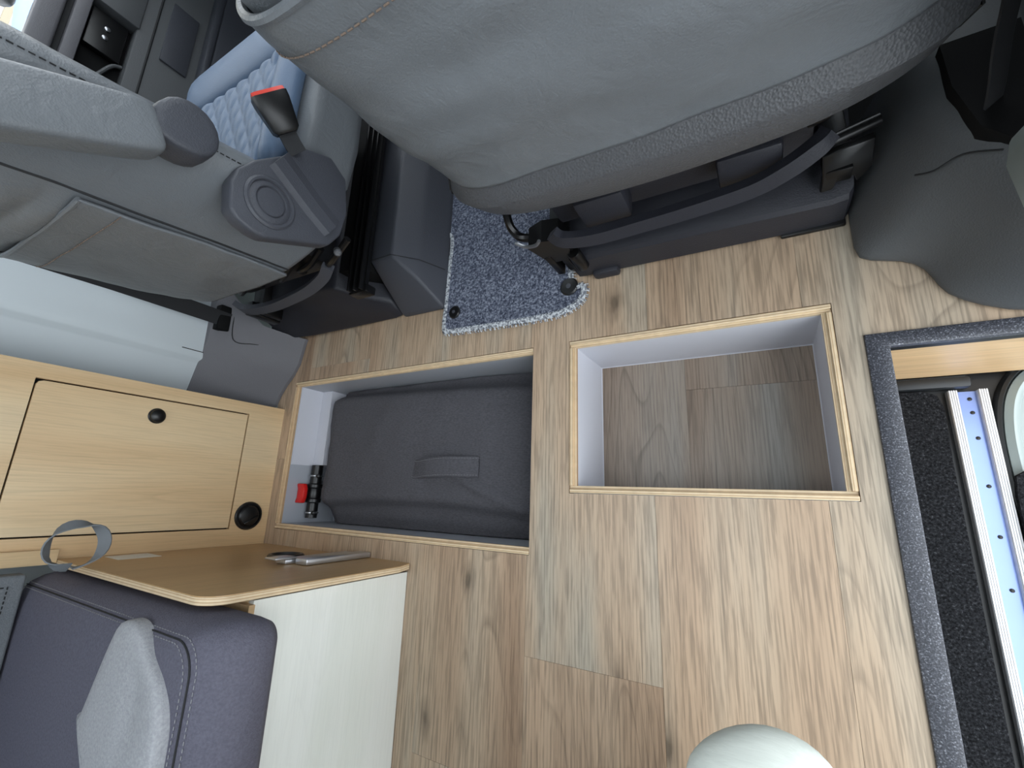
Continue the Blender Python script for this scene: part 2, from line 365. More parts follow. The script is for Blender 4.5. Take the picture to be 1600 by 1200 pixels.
# dark fabric storage bag in the left box
bag = thing('storage_bag', (-0.97, 0.12, -0.226), 'dark charcoal fabric storage bag with sewn handle inside the long floor box', 'bag')
bx0, bx1, by0, by1 = -1.425, -0.532, -0.118, 0.362
def bag_z(u, v):
    e = min(u, 1 - u) * (bx1 - bx0); f = min(v, 1 - v) * (by1 - by0)
    z = -0.085 + 0.010 * math.sin(3.1 * u + 0.6) * math.sin(2.6 * v)
    z -= 0.020 * math.exp(-(e / 0.03) ** 2) + 0.022 * math.exp(-(f / 0.028) ** 2)
    z -= 0.042 * (1 / (1 + math.exp((v - 0.13 - 0.04 * math.sin(math.pi * u) + 0.05 * max(0, u - 0.7)) * 90)))      # back fold
    z -= 0.030 * (1 / (1 + math.exp((0.90 - v + 0.05 * (1 - u)) * 110)))                                                            # front flap fold
    d = (u - 0.62) * 0.75 + (v - 0.42) * 0.9; z += 0.016 * math.exp(-(d / 0.035) ** 2) * max(0, min(1, (u - 0.55) * 5)) * max(0, 1 - abs(v - 0.28) * 4)
    z += 0.006 * noise.noise(Vector((u * 5, v * 3.5, 0.3))) + 0.0025 * noise.noise(Vector((u * 17, v * 12, 1.3))) - 0.030 * max(0, u - 0.80) / 0.2
    return z
N1, N2 = 80, 50; bm = bmesh.new(); V = []
for j in range(N2 + 1):
    row = []
    for i in range(N1 + 1):
        u, v = i / N1, j / N2
        wob = 0.018 * math.exp(-((v - 0.22) / 0.12) ** 2) * (1 - u) ** 4 - 0.006 * math.sin(v * 5) * (1 - u) ** 6
        row.append(bm.verts.new((bx0 + (bx1 - bx0) * u - wob + 0.02 * (1 - u) ** 8, by0 + (by1 - by0) * v, bag_z(u, v))))
    V.append(row)
for j in range(N2):
    for i in range(N1): bm.faces.new((V[j][i], V[j][i + 1], V[j + 1][i + 1], V[j + 1][i]))
edge = [V[0][i] for i in range(N1)] + [V[j][N1] for j in range(N2)] + [V[N2][i] for i in range(N1, 0, -1)] + [V[j][0] for j in range(N2, 0, -1)]
low = [bm.verts.new((v.co.x, v.co.y, -0.226)) for v in edge]
for i in range(len(edge)): k = (i + 1) % len(edge); bm.faces.new((edge[i], edge[k], low[k], low[i]))
bm.faces.new(low)
finish('bag_body', bm, 'bag_fabric', bag, angle=70)
hp = [(-0.965, 0.070, -0.079), (-0.95, 0.068, -0.074), (-0.90, 0.072, -0.062), (-0.84, 0.076, -0.060), (-0.78, 0.076, -0.066), (-0.735, 0.076, -0.076), (-0.722, 0.076, -0.079)]
hd = ribbon('handle', catmull(hp, 5), (0.16, 1, 0), 0.058, 0.004, 'bag_fabric', bag)
for dy in (-0.024, 0.024):
    stitches('stitching', [(p[0] + dy * 0.16, p[1] + dy, p[2] + 0.0035) for p in catmull(hp, 3)], 'thread_light', hd, 0.009, 0.006, 0.0006)

# drain valve
vx = -1.464
vl = thing('drain_valve', (vx, -0.02, -0.228), 'black drain valve with red tap handle on a pipe beside the bag', 'valve')
tube('pipe', [(vx, 0.084, -0.108), (vx, 0.062, -0.108), (vx, -0.104, -0.108)], 0.020, 'black_plastic', vl, 14)
lathe('valve_body', (vx, 0.018, -0.108), (0, -1, 0), [(0.021, 0), (0.027, 0.004), (0.027, 0.014), (0.023, 0.018), (0.026, 0.036), (0.023, 0.052), (0.027, 0.056), (0.027, 0.066), (0.021, 0.070)], 'black_plastic', vl)
hdl = prism('tap_handle', [(vx + a, b, -0.072) for a, b in ((-0.034, -0.052), (-0.024, -0.034), (-0.024, -0.002), (-0.034, 0.016), (0.004, 0.016), (0.012, -0.002), (0.012, -0.034), (0.004, -0.052))], (0, 0, 0.018), 'red_plastic', vl, bev=0.004)
lathe('tap_stem', (vx - 0.006, -0.018, -0.10), (0, 0, 1), [(0.012, 0), (0.012, 0.03)], 'black_plastic', vl)
for y in (0.045, -0.085):
    tube('hose_clip', [(vx + 0.022 * math.cos(a), y, -0.108 + 0.022 * math.sin(a)) for a in [i * math.pi / 9 for i in range(19)]], 0.003, 'screw_steel', vl, 6)
    lathe('clip_screw', (vx + 0.026, y, -0.096), (0.6, 0, 0.8), [(0.005, -0.006), (0.007, 0), (0.007, 0.006), (0.004, 0.008)], 'black_plastic', vl, 12)

# ------------------------------------------------------------------ DOOR SILL, STEP WELL, SLIDING DOOR TRACK
sill = thing('trim_1', (0.196, -0.3, 0), kind='structure')
prism('sill_frame', [(0.178, -1.5, -0.012), (0.178, 0.311, -0.012), (0.9, 0.311, -0.012), (0.9, 0.284, -0.012), (0.213, 0.284, -0.012), (0.213, -1.5, -0.012)], (0, 0, 0.018), 'sill_speckle', sill, bev=0.003)
box('sill_face', 0.2095, 0.2125, -1.5, 0.2835, -0.022, 0.001, 'alloy', sill)
box('front_lip', 0.214, 0.9, 0.2845, 0.29, -0.030, -0.004, 'rubber', sill)
well = thing('floor_step', (0.32, -0.3, -0.34), kind='structure')
box('step_riser', 0.214, 0.62, 0.286, 0.302, -0.285, -0.026, 'riser_wood', well)
box('side_riser', 0.196, 0.2125, -1.5, 0.285, -0.32, -0.024, 'black_matt', well)
box('step_base', 0.2, 0.62, -1.5, 0.302, -0.34, -0.318, 'black_plastic', well)
box('rubber_edge', 0.214, 0.40, 0.258, 0.285, -0.318, -0.286, 'rubber', well, bev=0.008)
carpet = loft('step_carpet', [[(x, y, z) for (x, y) in ((0.215, -1.5), (0.345, -1.5), (0.345, -0.42), (0.346, 0.10), (0.350, 0.215), (0.342, 0.245), (0.32, 0.256), (0.215, 0.256))] for z in (-0.318, -0.304, -0.298)], 'step_carpet', None)
tag(carpet, 'black carpet strip lying in the door step well beside the track', 'carpet')
tr = thing('door_track', (0.39, -0.3, -0.318), 'ribbed aluminium sliding track running along the doorway step', 'track')
box('track_bed', 0.366, 0.422, -1.5, 0.252, -0.318, -0.309, 'track_metal_skylit', tr)
for xa, xb in ((0.360, 0.3765), (0.4085, 0.425)):
    rl = box('ribbed_rail', xa, xb, -1.5, 0.254, -0.318, -0.298, 'alloy_white', tr, bev=0.0015, seg=1)
    for k in range(4):
        xx = xa + 0.0028 + k * 0.0037; box('rib', xx - 0.0011, xx + 0.0011, -1.5, 0.254, -0.2985, -0.2960, 'alloy_white', rl)
for y in (0.235, 0.205, 0.150, 0.05, -0.05, -0.15):
    lathe('track_screw', (0.396, y, -0.3092), (0, 0, 1), [(0.004, 0), (0.004, 0.0012), (0.002, 0.002)], 'black_plastic', tr, 10)
arc = catmull([(0.448, -0.6), (0.443, -0.1), (0.436, 0.08), (0.440, 0.18), (0.458, 0.25), (0.495, 0.295), (0.56, 0.325), (0.70, 0.34)], 6)
def arc_ring(p, i, n, offs):
    a = arc[max(0, i - 1)]; b = arc[min(n - 1, i + 1)]; t_ = Vector((b[0] - a[0], b[1] - a[1])).normalized(); nr = Vector((t_.y, -t_.x))
    return [(p[0] + nr.x * o, p[1] + nr.y * o, z) for o, z in offs]
arc = [(p[0], p[1]) for p in [Vector((q[0], q[1], 0)) for q in catmull([(a[0], a[1], 0) for a in arc[::6]], 6)]]
n = len(arc)
bs = thing('body_sill', (0.48, 0.1, -0.4), 'pale painted body sill curving round the front of the doorway', 'body sill')
loft('sill_skin', [arc_ring(p, i, n, [(-0.002, -0.33), (0.0, -0.306), (0.012, -0.300), (0.022, -0.306), (0.026, -0.315), (0.046, -0.318), (0.052, -0.326), (0.056, -0.345), (0.056, -0.42), (-0.002, -0.42)]) for i, p in enumerate(arc)], 'pale_paint', bs)
loft('rubber_seal', [arc_ring(p, i, n, [(-0.016, -0.315), (-0.012, -0.300), (-0.006, -0.298), (-0.0025, -0.306), (-0.0025, -0.33), (-0.016, -0.33)]) for i, p in enumerate(arc)], 'rubber', bs)
om = loft('outer_mat', [[(x, y, z) for (x, y) in ((0.424, -0.8), (0.6, -0.8), (0.6, 0.035), (0.50, 0.07), (0.455, 0.085), (0.432, 0.07), (0.427, 0.03))] for z in (-0.297, -0.286, -0.284)], 'step_carpet')
tag(om, 'black carpet corner outside the ribbed track at the photo edge', 'carpet')
gr = box('ground', -3.5, 6, -6, 8, -0.75, -0.70, 'gravel'); tag(gr, kind='structure')

# ------------------------------------------------------------------ WALL CABINET (left, light oak)
PX = -1.552
cab = thing('wall_cabinet', (-1.57, 0.04, 0), 'tall light oak wall cabinet with a flush door and round push knob', 'cabinet')
dz0, dz1, dy0, dy1 = 0.131, 0.657, -0.134, 0.240; gp = 0.004
def frame_piece(y0, y1, z0, z1): return box('front_panel', PX - 0.016, PX, y0, y1, z0, z1, 'light_oak_z', cab)
bm = bmesh.new()
# face frame around the door as one board with a cut-out
ys = [-0.200, dy0 - gp, dy1 + gp, 0.283]; zs = [0.0008, dz0 - gp, dz1 + gp, 1.15]; fs = []; V = {}
def vv(i, j):
    if (i, j) not in V: V[(i, j)] = bm.verts.new((PX, ys[i], zs[j]))
    return V[(i, j)]
for i in range(3):
    for j in range(3):
        if (i, j) != (1, 1): fs.append(bm.faces.new((vv(i, j), vv(i + 1, j), vv(i + 1, j + 1), vv(i, j + 1))))
r = bmesh.ops.extrude_face_region(bm, geom=fs)
for v in [e for e in r['geom'] if isinstance(e, bmesh.types.BMVert)]: v.co.x -= 0.016
finish('front_panel', bm, 'light_oak_z', cab, smooth=False)
rr = 0.012
dpts = [(PX - 0.015, y, z) for (y, z) in ((dy0, dz0), (dy1, dz0), (dy1, dz1 - rr), (dy1 - rr * 0.3, dz1 - rr * 0.3), (dy1 - rr, dz1), (dy0, dz1))]
dr = prism('door', dpts, (0.0148, 0, 0), 'light_oak_z', cab, bev=0.0008, seg=1)
lathe('push_knob', (PX, 0.192, 0.394), (1, 0, 0), [(0.0225, -0.004), (0.0225, 0.002), (0.0205, 0.004), (0.0195, 0.004), (0.018, 0.010), (0.012, 0.014), (0.004, 0.0155)], 'black_plastic', dr)
vt = lathe('air_outlet', (PX, -0.097, 0.0715), (1, 0, 0), [(0.046, -0.002), (0.046, 0.004), (0.043, 0.008), (0.039, 0.008), (0.037, 0.003), (0.035, 0.003)], 'black_plastic', cab)
lathe('outlet_flap', (PX + 0.003, -0.097, 0.0715), (1, 0, 0), [(0.0345, -0.003), (0.0345, 0.004), (0.030, 0.009), (0.015, 0.012), (0.004, 0.0125)], 'black_plastic', vt)
box('flap_grip', PX + 0.012, PX + 0.020, -0.1000, -0.0940, 0.045, 0.098, 'black_plastic', vt, bev=0.0025).rotation_euler = (0.5, 0, 0)
box('cabinet_body', -1.70, PX - 0.017, -0.2, 0.281, 0.0008, 1.15, 'black_matt', cab)
box('edge_batten', PX + 0.0005, PX + 0.012, -0.2005, -0.166, 0.535, 1.1, 'light_oak_z', cab, bev=0.001)

# ------------------------------------------------------------------ BENCH: front board, white side, cushion
YB = -0.190
bn = thing('bench_base', (-1.2, -0.5, 0), 'bench base with oak front board in shade-darkened brown and white side panel', 'bench base')
def arcpts(cx, cz, r, a0, a1, n=8): return [(cx + r * math.cos(a0 + (a1 - a0) * k / n), cz + r * math.sin(a0 + (a1 - a0) * k / n)) for k in range(n + 1)]
bx = -0.868
prof = [(PX + 0.002, 0.001), (-0.885, 0.001), (-0.878, 0.004), (-0.86, 0.06)] + arcpts(-0.905, 0.489, 0.045, 0, math.pi / 2) + [(PX + 0.002, 0.534)]
fb = prism('front_board', [(x, YB - 0.0008, z) for x, z in prof], (0, -0.0005, 0), 'light_oak_shaded', bn)
bpy.data.objects.remove(fb); 
fb = prism('front_board', [(x, YB - 0.002, z) for x, z in prof], (0, -0.014, 0), 'ply_across_y', bn, bev=0.002)
prism('veneer', [(x, YB, z) for x, z in prof], (0, -0.0018, 0), 'light_oak_shaded', fb)
st = box('sticker', -1.52, -1.44, YB + 0.0002, YB + 0.0008, 0.355, 0.450, 'sticker_white', fb)
ro = lathe('air_outlet', (-1.20, YB, 0.155), (0, 1, 0), [(0.048, -0.001), (0.048, 0.006), (0.044, 0.010), (0.038, 0.010), (0.036, 0.004), (0.004, 0.004)], 'black_plastic', fb)
rl = box('latch_rail', -1.125, -1.085, YB + 0.001, YB + 0.012, 0.012, 0.235, 'alloy', fb, bev=0.002)
box('latch_rail', -1.075, -1.030, YB + 0.001, YB + 0.016, -0.0 + 0.003, 0.215, 'alloy', fb, bev=0.003)
box('rail_end', -1.128, -1.082, YB + 0.0125, YB + 0.018, 0.205, 0.265, 'alloy', rl, bev=0.002)
box('side_panel', -0.902, -0.886, -1.5, -0.2135, 0.001, 0.430, 'white_wood', bn, bev=0.001)
box('panel_edge', -0.9005, -0.8875, -0.2132, -0.2125, 0.002, 0.428, 'seam_dark', bn)
box('cleat', -0.925, -0.9025, -0.30, -0.2135, 0.375, 0.430, 'light_oak_z', bn, bev=0.001)
box('seat_board', -1.545, -0.88, -1.5, -0.22, 0.430, 0.442, 'light_oak_z', bn)

# seat cushion
cu = thing('seat_cushion', (-1.13, -0.8, 0.442), 'dark purple grey upholstered bench seat cushion with stitched seams', 'cushion')
cx0, cx1, cy0, cy1, cz0, cz1 = -1.545, -0.742, -1.5, -0.216, 0.443, 0.582
def cush_ring(z, ins, rad):
    x0, x1, y0, y1 = cx0 + 0.0, cx1 - ins, cy0, cy1 - ins * 0.5
    pts = [(x0, y0), (x1, y0)]
    pts += [(x1, y0 + (y1 - rad - y0) * k / 10) for k in range(1, 11)]
    pts += [(x1 - rad + rad * math.cos(a), y1 - rad + rad * math.sin(a)) for a in [math.pi / 2 * k / 8 for k in range(1, 9)]]
    pts += [(x1 - rad + (x0 - x1 + rad) * k / 10, y1) for k in range(1, 11)]
    return [(x, y, z) for x, y in pts]
rings = [cush_ring(cz0, 0.10, 0.02), cush_ring(cz0 + 0.006, 0.03, 0.03), cush_ring(cz0 + 0.03, 0.006, 0.045), cush_ring(cz0 + 0.07, 0.0, 0.055), cush_ring(cz0 + 0.105, 0.012, 0.055), cush_ring(cz0 + 0.126, 0.035, 0.05), cush_ring(cz0 + 0.134, 0.055, 0.05), cush_ring(cz0 + 0.137, 0.075, 0.05), cush_ring(cz0 + 0.142, 0.12, 0.05), cush_ring(cz0 + 0.145, 0.25, 0.05)]
loft('cushion_body', rings, 'fabric_dark', cu, angle=80)
def seam_path(ins, z):
    return [(x, y, z) for (x, y, _) in cush_ring(0, ins, 0.05)[2:]]
tube('seam', seam_path(0.048, cz0 + 0.1325), 0.0014, 'seam_dark', cu, 6)
for i_, ins in ((0, 0.038), (1, 0.058)):
    stitches('stitching', seam_path(ins, cz0 + 0.1285 + 0.0072 * i_), 'thread_light', cu, 0.009, 0.005, 0.0009)
# raised pale pad standing in for the patch of light on the cushion
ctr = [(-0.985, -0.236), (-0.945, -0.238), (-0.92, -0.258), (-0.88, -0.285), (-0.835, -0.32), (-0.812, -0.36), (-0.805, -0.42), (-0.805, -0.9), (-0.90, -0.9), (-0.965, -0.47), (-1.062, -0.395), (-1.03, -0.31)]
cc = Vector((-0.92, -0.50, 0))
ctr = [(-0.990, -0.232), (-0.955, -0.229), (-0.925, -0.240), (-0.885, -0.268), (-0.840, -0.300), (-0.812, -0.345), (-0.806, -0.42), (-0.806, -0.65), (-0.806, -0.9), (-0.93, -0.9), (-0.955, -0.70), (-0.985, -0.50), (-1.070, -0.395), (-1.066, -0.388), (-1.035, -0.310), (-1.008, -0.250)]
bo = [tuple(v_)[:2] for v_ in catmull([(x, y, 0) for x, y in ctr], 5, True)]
def patch_ring(k, z, dent=0.0): return [tuple(cc.lerp(Vector((x, y, 0)), k))[:2] + (z - dent * math.exp(-((y + 0.29) / 0.05) ** 2 - ((x + 0.90) / 0.06) ** 2),) for x, y in bo]
bl = loft('light_patch_pad', [patch_ring(1.0, 0.572), patch_ring(1.0, 0.588), patch_ring(0.993, 0.5935), patch_ring(0.975, 0.597), patch_ring(0.94, 0.599), patch_ring(0.85, 0.601, 0.006), patch_ring(0.7, 0.602, 0.01), patch_ring(0.4, 0.602), patch_ring(0.1, 0.602)], 'fabric_lit_patch', cu, angle=80)

# padded wall panel above the bench
wp = thing('wall_pad', (-1.52, -0.7, 0.595), 'grey bordered upholstered wall pad above the bench at the left edge', 'wall pad')
box('border', -1.538, -1.495, -1.5, -0.212, 0.592, 1.05, 'fabric_border', wp, bev=0.006, seg=3)
box('inner_panel', -1.500, -1.492, -1.46, -0.252, 0.632, 1.01, 'fabric_dark', wp, bev=0.003, seg=2)
stitches('stitching', [(-1.4925, -1.4, 0.620), (-1.4925, -0.236, 0.620), (-1.4925, -0.236, 1.0)], 'seam_dark', wp, 0.01, 0.006, 0.0012)

# pull strap loop
lp = []
for k in range(33):
    a = -math.pi * 0.5 + (k / 32) * 2 * math.pi
    lp.append((-1.355 + 0.008 * math.sin(a * 0.5), YB + 0.004 + 0.052 * (1 + math.sin(a)) - 0.012 * (1 - abs(k - 16) / 16), 0.566 + 0.048 * math.cos(a)))
sl = ribbon('strap_loop', lp, [(1, 0.9 * math.cos(k / 4), 0.9 * math.sin(k / 5)) for k in range(33)], 0.026, 0.003, 'strap_grey')
tag(sl, 'grey webbing pull strap loop on the top edge of the oak front board', 'strap')

# ------------------------------------------------------------------ LEFT WALL, PILLAR TRIMS, BELTS
wl = thing('wall_left', (-1.75, 0.5, 0.2), kind='structure')
lin = [(-1.80, 0.90), (-1.745, 0.86), (-1.720, 0.72), (-1.705, 0.56), (-1.70, 0.45), (-1.704, 0.432), (-1.72, 0.415), (-1.758, 0.315), (-1.768, 0.20), (-1.80, 0.20)]
prism('pillar_lining', [(x, y, 0.225) for x, y in lin], (0, 0, 1.1), 'pale_lining', wl, bev=0.004)
box('lining_seam', -1.7035, -1.6985, 0.452, 0.4545, 0.225, 0.31, 'seam_dark', wl)
box('outer_skin', -1.86, -1.805, -1.5, 1.16, -0.3, 1.3, 'pale_paint', wl)
pt = thing('pillar_trim', (-1.6, 0.45, 0), 'grey plastic pillar foot trim beside the oak wall cabinet', 'pillar trim')
def ring_of(pts, z, back): return [(x, y, z) for x, y in pts] + [(back, pts[-1][1], z), (back, pts[0][1], z)]
f0 = [(-1.474, 0.546), (-1.482, 0.52), (-1.497, 0.452), (-1.522, 0.41), (-1.556, 0.375), (-1.585, 0.335), (-1.605, 0.295)]
f1 = [(-1.505, 0.552), (-1.515, 0.52), (-1.535, 0.46), (-1.562, 0.42), (-1.595, 0.38), (-1.622, 0.335), (-1.64, 0.295)]
f2 = [(-1.568, 0.575), (-1.578, 0.54), (-1.590, 0.475), (-1.615, 0.425), (-1.645, 0.38), (-1.668, 0.335), (-1.685, 0.295)]
f3 = [(-1.622, 0.66), (-1.634, 0.58), (-1.645, 0.49), (-1.668, 0.445), (-1.69, 0.40), (-1.712, 0.345), (-1.73, 0.295)]
f4 = [(-1.665, 0.73), (-1.675, 0.60), (-1.685, 0.50), (-1.70, 0.455), (-1.72, 0.405), (-1.742, 0.345), (-1.76, 0.295)]
loft('trim_body', [ring_of(f, z, -1.79) for f, z in ((f0, 0.001), (f0, 0.012), (f1, 0.05), (f2, 0.125), (f3, 0.205), (f4, 0.245))], 'pillar_plastic', pt, angle=16)
box('belt_slot', -1.668, -1.634, 0.535, 0.625, 0.205, 0.246, 'black_matt', pt, bev=0.004)
tube('panel_gap', catmull([(-1.628, 0.62, 0.200), (-1.628, 0.51, 0.19), (-1.592, 0.503, 0.135), (-1.545, 0.51, 0.062)], 6), 0.0016, 'seam_dark', pt, 6)
sb = ribbon('seat_belt', [(-1.640, 0.575, 0.20), (-1.636, 0.575, 0.30), (-1.62, 0.57, 0.55), (-1.61, 0.56, 0.9), (-1.62, 0.55, 1.25)], (0.25, 1, 0), 0.052, 0.003, 'belt_dark')
tag(sb, 'dark seat belt webbing rising from the left pillar trim beside the pale lining', 'seat belt')

rt = thing('pillar_trim', (0.3, 0.45, 0), 'large dark plastic pillar trim right of the nearer seat base', 'pillar trim')
q0 = [(0.184, 0.80), (0.184, 0.50), (0.182, 0.459), (0.225, 0.450), (0.271, 0.437), (0.288, 0.40), (0.297, 0.364), (0.34, 0.335), (0.395, 0.311)]
q1 = [(0.186, 0.80), (0.187, 0.51), (0.186, 0.463), (0.230, 0.449), (0.274, 0.433), (0.295, 0.40), (0.306, 0.364), (0.345, 0.334), (0.398, 0.311)]
q2 = [(0.193, 0.80), (0.197, 0.60), (0.208, 0.486), (0.240, 0.460), (0.278, 0.440), (0.305, 0.41), (0.325, 0.372), (0.36, 0.34), (0.41, 0.315)]
q3 = [(0.210, 0.80), (0.215, 0.61), (0.230, 0.505), (0.258, 0.475), (0.287, 0.448), (0.312, 0.415), (0.335, 0.378), (0.372, 0.345), (0.42, 0.318)]
q4 = [(0.236, 0.80), (0.242, 0.63), (0.257, 0.532), (0.278, 0.498), (0.299, 0.465), (0.320, 0.428), (0.345, 0.385), (0.380, 0.350), (0.43, 0.32)]
q5 = [(0.262, 0.80), (0.268, 0.66), (0.280, 0.560), (0.296, 0.520), (0.310, 0.480), (0.330, 0.438), (0.352, 0.392), (0.388, 0.355), (0.44, 0.322)]
loft('trim_body', [ring_of(f, z, 0.52) for f, z in ((q0, 0.001), (q0, 0.010), (q1, 0.022), (q2, 0.06), (q3, 0.13), (q4, 0.20), (q5, 0.255))], 'trim_plastic', rt, sub=1)
prism('belt_pocket', [(0.276, 0.66, 0.258), (0.278, 0.585, 0.258), (0.296, 0.508, 0.258), (0.325, 0.476, 0.258), (0.36, 0.50, 0.258), (0.36, 0.66, 0.258)], (0, 0, -0.05), 'black_matt', rt)
tube('panel_gap', catmull([(0.247, 0.515, 0.166), (0.262, 0.500, 0.19), (0.285, 0.495, 0.222), (0.312, 0.468, 0.252)], 6), 0.0014, 'seam_dark', rt, 6)
rb2 = ribbon('seat_belt', catmull([(0.318, 0.53, 0.21), (0.310, 0.545, 0.28), (0.300, 0.58, 0.37), (0.296, 0.63, 0.55), (0.31, 0.66, 1.2)], 6), (1, 0.8, 0.0), 0.026, 0.003, 'belt_dark')
tag(rb2, 'black seat belt webbing rising from the large pillar trim at right', 'seat belt')
wr = thing('wall_right', (0.45, 0.5, 0.2), kind='structure')
prism('pillar_lining', [(0.345, 0.445, 0.262), (0.372, 0.39, 0.262), (0.44, 0.33, 0.262), (0.60, 0.30, 0.262), (0.60, 0.95, 0.262), (0.375, 0.95, 0.262), (0.362, 0.6, 0.262)], (0.05, 0, 1.0), 'trim_plastic', wr, bev=0.008)
prism('door_post', [(0.283, 0.335, 0.325), (0.283, 0.405, 0.312), (0.283, 0.428, 0.335), (0.283, 0.415, 0.40), (0.287, 0.40, 1.2), (0.287, 0.342, 1.2)], (0.08, -0.005, 0), 'pale_paint', wr, bev=0.006)

# ------------------------------------------------------------------ DRIVER DOOR AND OUTSIDE VIEW (top left)
dd = thing('door_1', (-1.78, 1.5, -0.1), kind='structure')
DX = -1.75
box('door_panel', DX - 0.05, DX, 0.92, 2.2, -0.02, 0.628, 'trim_plastic', dd, bev=0.006)
box('window_ledge', DX - 0.05, DX + 0.012, 0.92, 2.2, 0.793, 0.848, 'pillar_plastic', dd, bev=0.010, seg=3)
box('ledge_groove', DX - 0.05, DX - 0.01, 0.92, 2.2, 0.778, 0.792, 'seam_dark', dd)
box('upper_band', DX - 0.05, DX + 0.010, 0.92, 2.2, 0.742, 0.777, 'pillar_plastic', dd, bev=0.006)
box('panel_end', DX - 0.05, DX + 0.006, 1.515, 2.2, 0.622, 0.741, 'trim_plastic', dd, bev=0.006)
box('panel_end', DX - 0.05, DX + 0.006, 0.92, 1.12, 0.622, 0.741, 'trim_plastic', dd, bev=0.006)
box('recess_back', DX - 0.07, DX - 0.045, 1.08, 1.55, 0.58, 0.79, 'black_matt', dd)
rim = prism('recess_rim', [(DX - 0.02, 1.13, 0.735), (DX - 0.02, 1.50, 0.735), (DX - 0.02, 1.50, 0.628), (DX - 0.02, 1.13, 0.628)], (0.0, 0.0, 0.0001), 'black_plastic', dd)
bpy.data.objects.remove(rim)
sw = box('switch_plate', DX - 0.044, DX - 0.02, 1.36, 1.505, 0.640, 0.735, 'black_plastic', dd, bev=0.004)
for y in (1.415, 1.45):
    lathe('switch_button', (DX - 0.019, y, 0.690), (1, 0, 0), [(0.008, -0.002), (0.008, 0.003), (0.004, 0.005)], 'screw_steel', sw, 12)
tube('cup_rib', catmull([(DX - 0.03, 1.20, 0.73), (DX - 0.03, 1.26, 0.69), (DX - 0.03, 1.34, 0.655), (DX - 0.03, 1.36, 0.63)], 6), 0.006, 'trim_plastic', dd)
tube('panel_joint', [(DX, 1.0, 0.585), (DX, 2.1, 0.585)], 0.004, 'seam_dark', dd, 6)
box('pocket_lip', DX, DX + 0.05, 1.40, 2.1, 0.42, 0.445, 'dark_plastic', dd, bev=0.008)
box('pocket_wall', DX + 0.035, DX + 0.05, 1.0, 2.1, 0.02, 0.42, 'dark_plastic', dd, bev=0.008)
box('pocket_panel', DX, DX + 0.008, 1.46, 1.72, 0.47, 0.555, 'dark_plastic', dd, bev=0.004)
gl = box('window_1', DX - 0.04, DX - 0.036, 0.9, 2.2, 0.848, 1.3, 'pale_lining'); tag(gl, kind='structure')
gm = NT('window_glass', 0.02, 0, 0.5); gm.b.inputs['Transmission Weight'].default_value = 1.0; gm.b.inputs['IOR'].default_value = 1.02; gm.col(g(0.96)); gl.data.materials[0] = M['window_glass']
fc = thing('neighbour_building', (-6.5, 4.5, -0.7), 'pale slatted building outside the driver door window', 'building')
box('facade_wall', -6.8, -6.6, 1.0, 12, -0.7, 4.0, 'facade', fc)
for k in range(14): box('slat', -6.6, -6.54, 1.0, 12, -0.1 + k * 0.16, -0.04 + k * 0.16, 'facade_slat', fc)
mr = loft('wing_mirror', [[(-2.02 + 0.05 * math.cos(a) * s_, 1.52 + d_, 0.93 + 0.075 * math.sin(a) * s_) for a in [k * math.pi / 6 for k in range(12)]] for d_, s_ in ((-0.03, 0.75), (-0.02, 0.95), (0.02, 1.0), (0.06, 0.8), (0.09, 0.35))], 'black_plastic', sub=1)
tag(mr, 'black wing mirror seen through the driver door window', 'mirror')
vc = thing('parked_car', (-4.2, 2.8, -0.7), 'blue parked car outside the driver door window', 'car')
loft('car_body', [[(-4.2 + x * w, y, -0.5 + z * h) for x, z in ((-0.8, 0), (-0.85, 0.5), (-0.6, 0.95), (0.6, 0.95), (0.85, 0.5), (0.8, 0))] for y, w, h in ((1.3, 0.8, 0.5), (1.5, 1, 0.75), (2.3, 1, 0.85), (2.8, 0.95, 1.35), (4.2, 0.95, 1.4), (4.9, 0.9, 0.8), (5.2, 0.8, 0.5))], 'car_blue', vc, sub=1)
for y in (1.9, 4.5):
    for x in (-4.95, -3.45): lathe('wheel', (x, y, -0.42), (1, 0, 0), [(0.1, -0.1), (0.28, -0.1), (0.28, 0.1), (0.1, 0.1)], 'rubber', vc)

# ------------------------------------------------------------------ VAN SHELL above and behind the view
cl = thing('ceiling', (-0.6, 0, 2.0), kind='structure')
for a, b, c, d in ((-1.9, 0.66, -2.4, -0.55), (-1.9, 0.66, 0.25, 1.75), (-1.9, -1.05, -0.55, 0.25), (-0.05, 0.66, -0.55, 0.25)): box('roof_lining', a, b, c, d, 2.0, 2.04, 'pale_lining', cl)
wb = thing('wall_back', (-0.6, -2.4, 0), kind='structure'); box('rear_lining', -1.9, 0.66, -2.44, -2.4, -0.3, 2.0, 'pale_lining', wb)
box('upper_lining', -1.84, -1.80, -2.4, 0.92, 0.2, 2.0, 'pale_lining', wl)
box('roof_rail', -1.84, -1.80, 0.92, 2.3, 1.45, 2.0, 'pale_lining', wl)
box('rear_quarter', 0.60, 0.64, -2.4, -1.25, -0.4, 2.0, 'pale_lining', wr)
box('door_header', 0.60, 0.64, -1.25, 0.34, 1.85, 2.0, 'pale_lining', wr)
box('front_door_lower', 0.60, 0.64, 0.34, 2.3, -0.4, 0.86, 'trim_plastic', wr)
box('front_pillar', 0.60, 0.64, 0.34, 0.92, 0.86, 2.0, 'pale_lining', wr)
box('roof_rail', 0.60, 0.64, 0.92, 2.3, 1.45, 2.0, 'pale_lining', wr)
wf = thing('wall_front', (-0.6, 2.2, 0), kind='structure')
box('dashboard', -1.75, 0.58, 1.95, 2.3, 0.30, 0.90, 'dark_plastic', wf, bev=0.06, seg=3)
box('firewall', -1.84, 0.64, 2.3, 2.34, -0.4, 0.88, 'trim_plastic', wf)
